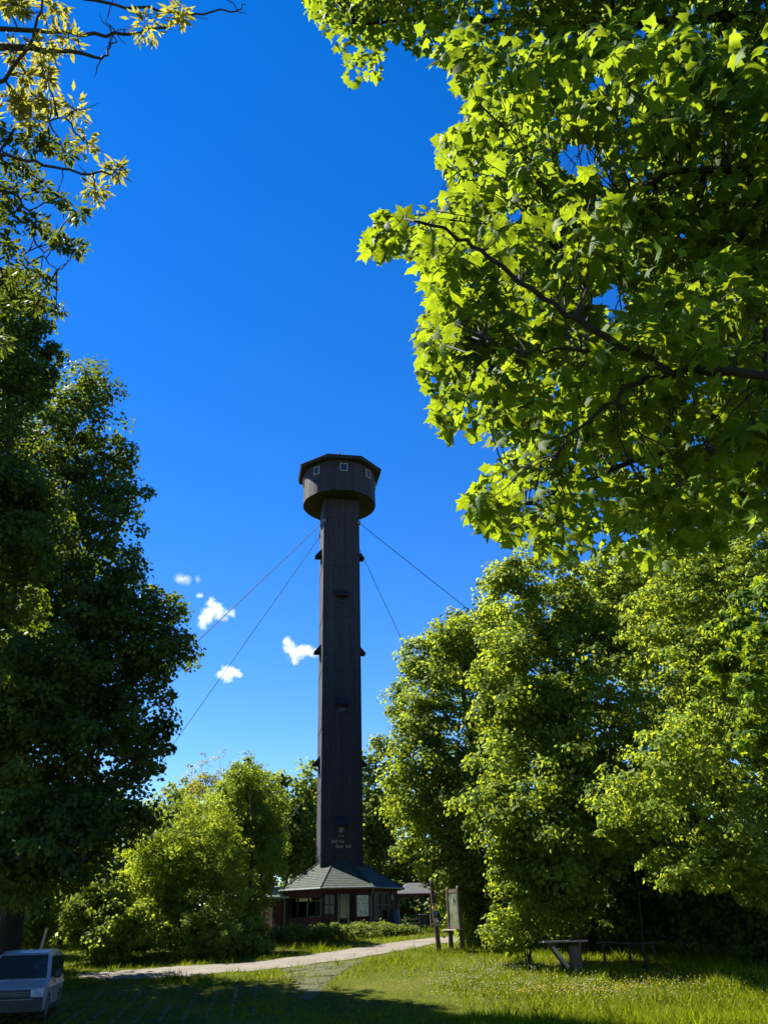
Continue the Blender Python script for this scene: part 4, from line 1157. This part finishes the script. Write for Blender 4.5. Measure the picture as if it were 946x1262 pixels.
# -- the big maple whose boughs hang in from the right
CANOPY = [(366, -200), (368, -40), (375, 10), (400, 40), (418, 60), (425, 100), (450, 104), (470, 92), (475, 50), (498, 45), (510, 60), (530, 75), (552, 82), (565, 110), (566, 150), (538, 165), (537, 205), (550, 215), (553, 235), (520, 257), (470, 262), (448, 292), (452, 318), (470, 328), (490, 312), (510, 322), (525, 345), (522, 385), (514, 395), (514, 420), (522, 440), (515, 460), (527, 475), (528, 510), (547, 532), (560, 542), (575, 530), (598, 545), (613, 560), (590, 590), (568, 622), (577, 638), (600, 648), (620, 668), (650, 662), (690, 688), (720, 678), (760, 698), (800, 716), (830, 690), (860, 690), (900, 650), (1010, 640), (1180, 600), (1180, -200)]
GAPS = [(712, 195, 26), (752, 368, 22), (632, 268, 15), (745, 222, 10), (795, 30, 12), (740, 100, 16), (800, 95, 12), (775, 150, 9), (870, 225, 10), (685, 478, 10), (612, 345, 8), (840, 290, 8)]
LIMBS = [([(1060, 480), (946, 462), (830, 459), (770, 430), (715, 395), (672, 372), (600, 315), (560, 290), (510, 272)], 5.5, 5.2, .034),
         ([(830, 459), (780, 475), (735, 505), (700, 540), (688, 560)], 5.5, 5.3, .02),
         ([(772, 432), (700, 432), (640, 435), (560, 400)], 5.5, 5.3, .014),
         ([(1060, 240), (905, 208), (830, 212), (760, 245), (690, 300)], 8.5, 8.0, .045),
         ([(1060, 130), (860, 150), (760, 165), (700, 172), (645, 188), (590, 185)], 11.5, 12.5, .07),
         ([(1060, 10), (805, 28), (700, 30), (560, 20), (440, 30)], 13.5, 14.5, .085),
         ([(1060, 620), (900, 560), (800, 555), (730, 590), (650, 620), (600, 630)], 7.6, 7.4, .04),
         ([(940, 380), (943, 420), (946, 465)], 6.2, 6.2, .03)]
def near_maple():
    rng = np.random.default_rng(101)
    bx, by = 8.6, 8.6
    base = np.array([bx, by, float(tz(bx, by))])
    root = empty('overhanging_maple', base); tag(root, 'near maple with big backlit yellow green leaves hanging in over the view', 'tree')
    p = limb_path((0, 0, -.3), (.5, .8, 15), rng, 8, wob=.1)
    MB().tube(p, .34*np.linspace(1, .25, 8), 14).build('trunk', M['bark_black'], root, smooth=True)
    limbpts = []
    for px, r0, r1, rad in LIMBS:
        pts = np.array([slant(*q, r) for q, r in zip(px, np.linspace(r0, r1, len(px)))])
        t = np.linspace(0, len(pts)-1, 4*len(pts))
        sp = np.stack([np.interp(t, np.arange(len(pts)), pts[:, k]) for k in range(3)], 1)
        sp[1:-1] += rng.normal(0, .012, sp[1:-1].shape)
        if px[0][0] > 1000:
            s = np.array([bx+.2, by+.3, max(sp[0][2]-1.2, 3.0)]); sp = np.concatenate([[s, (s+sp[0])/2+np.array([0, 0, .15])], sp])
        MB().tube(sp-base, np.linspace(rad, rad*.22, len(sp)), 8).build('limb', M['bark_black'], root, smooth=True)
        limbpts.append(sp[2:])
    allp = np.concatenate(limbpts)
    def sample(n, box, cond=None, shrink=0):
        out = []
        while len(out) < n:
            x = rng.uniform(box[0], box[2], 400); y = rng.uniform(box[1], box[3], 400)
            ok = in_poly(x, y, CANOPY)
            for gx_, gy_, gr in GAPS: ok &= np.hypot(x-gx_, y-gy_) > gr+shrink
            if cond is not None: ok &= cond(x, y)
            out += list(zip(x[ok], y[ok]))
        return out[:n]
    near = sample(150, (440, 240, 960, 700), lambda x, y: (x < 760-.0*y) | (y > 330))
    mid = sample(480, (520, 60, 1100, 720))
    far = sample(1150, (366, -190, 1170, 460))
    mb = MB()
    def layer(pix, r0, r1, rc, per, size, shrinkpx):
        C = np.array([slant(x, y, rng.uniform(r0, r1)) for x, y in pix])
        O = np.tile([-.25, -.1, .35], (len(C), 1))
        for c in C:
            d = np.linalg.norm(allp-c, axis=1); j = d.argmin()
            mx_, my_ = proj_np(np.array([(allp[j]+c)/2]))
            if d[j] < 2.2 and in_poly(mx_, my_, CANOPY)[0]:
                q = limb_path(allp[j], c, rng, 5, sag=-.04, wob=.2)
                mb.tube(q-base, np.linspace(1, .35, 5)*.006*min(2.0, .8+d[j]*.4), 4, cap=False)
        P, N, D, S, tint = clump_leaves(C, O, rc, per, rng, .75, size, up=.4, out=.15, droop=.95, sv=.5, hang=.35)
        # keep the outline and the gaps open
        x, y = proj_np(P)
        ok = in_poly(x, y+shrinkpx*.0, CANOPY) | (rng.uniform(0, 1, len(x)) < .0)
        for gx_, gy_, gr in GAPS: ok &= (np.hypot(x-gx_, y-gy_) > gr*(.75+.5*rng.uniform(0, 1, len(x))))
        return P[ok], N[ok], D[ok], S[ok], tint[ok]
    A = layer(near, 5.3, 7.8, .28, 19, .108, 0)
    B = layer(mid, 7.8, 11, .45, 27, .115, 0)
    Cc = layer(far, 12.5, 17, .62, 38, .108, 0)
    mb.build('twigs', M['bark_black'], root, fix=False)['kind'] = 'stuff'
    # leaf stalks of the nearest boughs
    sd = norm(-A[2]+rng.normal(size=A[0].shape)*.35+np.array([0, 0, .35])); L2 = rng.uniform(.06, .13, len(sd))[:, None]
    w_ = norm(np.cross(sd, rng.normal(size=sd.shape)))*.0018
    q = np.stack([A[0]-w_, A[0]+w_, A[0]+sd*L2+w_, A[0]+sd*L2-w_], 1)-base
    T = (np.arange(len(q))[:, None, None]*4+np.array([(0, 1, 2), (0, 2, 3)])[None]).reshape(-1, 3)
    raw_mesh('leaf_stalks', q.reshape(-1, 3), T, M['bark'], root)['kind'] = 'stuff'
    # the 300 leaves that show largest are leaves of their own
    x, y = proj_np(A[0]); dist = np.linalg.norm(A[0]-np.array([0, 0, EYE]), axis=1)
    score = A[3]/dist*np.where((x > 0) & (x < 940) & (y > 0), 1, .1)
    pick = np.argsort(-score)[:300]; rest = np.setdiff1d(np.arange(len(score)), pick)
    tv, tf = TEMPL['maple']
    meshes = []
    for k in range(6):
        tvk = tv.copy(); tvk[:, 2] *= .6+.25*k; tvk[:, 2] += .05*np.sin(tv[:, 0]*6+k)*tv[:, 1]
        o = raw_mesh('leaf', tvk, tf, M['leaf_maple'], None, {'tint': np.full(len(tv), .2+.13*k), 'vein': VEIN})
        meshes.append(o.data); bpy.data.objects.remove(o)
    Rm = frames(A[1], A[2])
    for j in pick:
        o = bpy.data.objects.new('leaf', meshes[rng.integers(6)]); col.objects.link(o); o.parent = root
        m_ = Matrix([list(Rm[j][i]*A[3][j])+[float(A[0][j][i]-base[i])] for i in range(3)]+[[0, 0, 0, 1]])
        o.matrix_local = m_
    q = [a[rest] for a in A]
    leaf_mesh('crown', q[0]-base, q[1], q[2], q[3], q[4], 'maple', M['leaf_maple'], root)['kind'] = 'stuff'
    leaf_mesh('middle_crown', B[0]-base, B[1], B[2], B[3], B[4], 'lobed', M['leaf_maple_far'], root)['kind'] = 'stuff'
    leaf_mesh('upper_crown', Cc[0]-base, Cc[1], Cc[2], Cc[3], Cc[4], 'five', M['leaf_maple_far'], root)['kind'] = 'stuff'
near_maple()

# -- ash tree reaching in at the upper left
ASH_LIMBS = [([(-120, 60), (0, 57), (70, 62), (125, 72)], 9.0, .05), ([(-120, 30), (0, 35), (95, 42), (155, 41), (200, 32), (220, 22)], 9.4, .03),
             ([(-120, -60), (60, -20), (120, 3), (180, 10), (240, 15), (290, 12), (302, 5)], 9.8, .022), ([(-100, 120), (0, 100), (30, 70), (50, 20), (55, -30)], 9.0, .028),
             ([(-120, 170), (0, 188), (50, 203), (100, 213), (140, 211), (152, 205)], 8.8, .022), ([(-100, 220), (20, 240), (41, 268), (44, 300), (58, 322), (75, 332)], 9.0, .016), ([(-100, 250), (-10, 200), (20, 160), (60, 150), (95, 135)], 9.2, .02),
             ([(125, 72), (140, 55), (133, 20)], 9.1, .012), ([(-100, 330), (0, 320), (60, 300)], 9.3, .02), ([(-100, 20), (10, -10), (30, -30)], 9.3, .02)]
ASH_TUFTS = [(10, 5, 10), (25, 8, 8), (65, 12, 17), (82, 48, 18), (50, 60, 14), (20, 66, 11), (56, 76, 14), (58, 96, 11), (30, 93, 9), (15, 122, 14), (27, 126, 9), (44, 122, 8), (60, 128, 9), (90, 131, 19), (40, 146, 12), (105, 176, 15), (80, 188, 12), (142, 209, 15), (118, 233, 16), (95, 260, 16), (95, 305, 12), (178, 30, 20), (220, 17, 13), (18, 165, 16), (40, 172, 15), (10, 200, 16), (35, 205, 14), (60, 178, 10), (20, 235, 18), (50, 232, 14), (75, 245, 10), (12, 268, 18), (45, 275, 12), (65, 290, 12), (75, 300, 10), (15, 300, 16), (30, 330, 16), (55, 345, 12), (12, 345, 16), (45, 375, 12), (70, 380, 9), (15, 375, 14)]
def ash_tree():
    rng = np.random.default_rng(202)
    bx, by = -8.3, 9.0
    base = np.array([bx, by, float(tz(bx, by))])
    root = empty('ash_tree', base); tag(root, 'sparse ash tree with pale tufts of young leaves on dark twigs', 'tree')
    p = limb_path((0, 0, -.3), (.4, .6, 14), rng, 8, wob=.1)
    MB().tube(p, .26*np.linspace(1, .2, 8), 12).build('trunk', M['bark_dark'], root, smooth=True)
    mb = MB(); allp = []
    for px, r, rad in ASH_LIMBS:
        pts = np.array([slant(*q, r+rng.uniform(-.1, .1)) for q in px])
        if px[0][0] < -50:
            pts = np.concatenate([[[bx+.1, by+.1, max(pts[0][2]-.8, 3)]], pts])
        t = np.linspace(0, len(pts)-1, 4*len(pts))
        sp = np.stack([np.interp(t, np.arange(len(pts)), pts[:, k]) for k in range(3)], 1); sp[1:-1] += rng.normal(0, .012, sp[1:-1].shape)
        MB().tube(sp-base, np.linspace(rad, rad*.25, len(sp)), 7).build('limb', M['bark_dark'], root, smooth=True)
        allp.append(sp)
        for k in range(5):          # bare side twigs
            j = rng.integers(len(sp)//2, len(sp)); d = norm(rng.normal(size=3))*rng.uniform(.12, .3)
            mb.tube(limb_path(sp[j], sp[j]+d, rng, 4, wob=.2)-base, [.006, .005, .004, .002], 4, cap=False)
    allp = np.concatenate(allp)
    C = []; Rr = []
    for x, y, r in ASH_TUFTS:
        c = slant(x, y, 9.1+rng.uniform(-.2, .3)); C.append(c); Rr.append(r*9.1/F_PX)
        j = np.linalg.norm(allp-c, axis=1).argmin()
        mb.tube(limb_path(allp[j], c, rng, 5, sag=-.03, wob=.2)-base, [.009, .008, .007, .006, .004], 4, cap=False)
    # continuing foliage beyond the border
    for k in range(60):
        x, y = rng.uniform(-160, 5), rng.uniform(60, 420); C.append(slant(x, y, rng.uniform(8.6, 10.4))); Rr.append(rng.uniform(.12, .22))
    C = np.array(C); Rr = np.array(Rr)
    mb.build('twigs', M['bark_dark'], root, fix=False)['kind'] = 'stuff'
    n = len(C); idx = np.repeat(np.arange(n), 85); k = len(idx)
    v = norm(rng.normal(size=(k, 3)))
    P = C[idx]+v*(Rr[idx]*rng.uniform(.02, .8, k)**.6)[:, None]*np.array([1, 1, .9])
    N = norm(rng.normal(size=(k, 3))*.7+np.array([0, 0, .7])); D = norm(v+rng.normal(size=(k, 3))*.4-np.array([0, 0, .5]))
    S = .092*rng.uniform(.6, 1.3, k)
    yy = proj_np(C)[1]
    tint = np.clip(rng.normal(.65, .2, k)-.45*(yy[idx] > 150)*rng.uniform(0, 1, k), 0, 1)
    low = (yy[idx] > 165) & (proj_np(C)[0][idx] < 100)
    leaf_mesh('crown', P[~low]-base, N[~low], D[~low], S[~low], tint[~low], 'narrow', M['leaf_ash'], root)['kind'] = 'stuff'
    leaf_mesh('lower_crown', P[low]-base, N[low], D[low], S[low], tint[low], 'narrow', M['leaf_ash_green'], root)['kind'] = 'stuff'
ash_tree()

# ------------------------------------------------------------------ small fair weather clouds
def cloud(px, py, rx, ry, puffs, label, seed, dens=.05):
    rng = np.random.default_rng(seed)
    Y = 1500.
    c = at(px, py, Y); k = np.linalg.norm(c-np.array([0, 0, EYE]))/F_PX
    import bmesh
    bm = bmesh.new(); cents = []
    for (dx, dy, r) in puffs:
        p = at(px+dx, py+dy, Y+rng.uniform(-8, 8))-c
        bmesh.ops.create_icosphere(bm, subdivisions=3, radius=r*k*1.5, matrix=Matrix.Translation(Vector([float(q) for q in p]))); cents.append((tuple(float(q) for q in p), r*k))
    me = bpy.data.meshes.new('cloud'); bm.to_mesh(me); bm.free()
    o = bpy.data.objects.new('cloud', me); col.objects.link(o); o.location = [float(q) for q in c]
    rm = o.modifiers.new('merge', 'REMESH'); rm.mode = 'VOXEL'; rm.voxel_size = 1.6*k
    m = bpy.data.materials.new('cloud_vapour'); m.use_nodes = True; nt = m.node_tree; nt.nodes.clear()
    vol = nt.nodes.new('ShaderNodeVolumePrincipled'); out = nt.nodes.new('ShaderNodeOutputMaterial')
    vol.inputs['Color'].default_value = (1, 1, 1, 1); vol.inputs['Anisotropy'].default_value = .2
    n = noise(nt, .085, 7, rough=.66)
    tc = nt.nodes.new('ShaderNodeTexCoord'); field = None
    for (q, r_) in cents:                       # soft puff field, eaten into by the noise
        dn = nt.nodes.new('ShaderNodeVectorMath'); dn.operation = 'DISTANCE'; dn.inputs[1].default_value = q
        nt.links.new(tc.outputs['Object'], dn.inputs[0])
        mr = nt.nodes.new('ShaderNodeMapRange'); mr.inputs['From Min'].default_value = 0; mr.inputs['From Max'].default_value = r_*1.5; mr.inputs['To Min'].default_value = 1; mr.inputs['To Max'].default_value = 0
        nt.links.new(dn.outputs['Value'], mr.inputs['Value'])
        if field is None: field = mr.outputs[0]
        else:
            mx = nt.nodes.new('ShaderNodeMath'); mx.operation = 'MAXIMUM'; nt.links.new(field, mx.inputs[0]); nt.links.new(mr.outputs[0], mx.inputs[1]); field = mx.outputs[0]
    ad = nt.nodes.new('ShaderNodeMath'); ad.operation = 'MULTIPLY_ADD'; ad.inputs[1].default_value = 1.9
    nt.links.new(n.outputs['Fac'], ad.inputs[0]); nt.links.new(field, ad.inputs[2])
    mr = nt.nodes.new('ShaderNodeMapRange'); mr.inputs['From Min'].default_value = 1.22; mr.inputs['From Max'].default_value = 1.9; mr.inputs['To Max'].default_value = dens*1.05
    nt.links.new(ad.outputs[0], mr.inputs['Value']); nt.links.new(mr.outputs[0], vol.inputs['Density'])
    nt.links.new(vol.outputs[0], out.inputs['Volume'])
    me.materials.append(m)
    tag(o, label, 'cloud', 'small white clouds')
cloud(265, 752, 26, 20, [(-12, 10, 8), (-6, 3, 9), (-4, -8, 7), (2, -2, 8), (-19, -18, 4), (6, 6, 7), (-16, 18, 6), (20, 4, 5), (14, 3, 4), (12, 10, 5)], 'largest ragged white cloud crossed by a guy cable', 1, .06)
cloud(281, 829, 18, 9, [(-9, 2, 6), (-2, -1, 8), (6, 0, 7), (13, 3, 5), (0, 4, 7)], 'small flat white cloud low beside the linden crown', 2, .07)
cloud(368, 801, 20, 16, [(-14, -10, 6), (-10, -2, 8), (-4, 4, 9), (4, 2, 8), (12, 2, 7), (18, 4, 6), (-4, 14, 5)], 'white cloud touching the left edge of the tower shaft', 3, .07)
cloud(228, 713, 14, 8, [(-6, 0, 7), (2, 2, 6), (16, 1, 4)], 'faint wispy cloud above the ragged one', 4, .025)
cloud(180, 735, 9, 5, [(-3, 0, 5), (3, 0, 5)], 'tiny cloud peeping through the linden leaves', 5, .08)
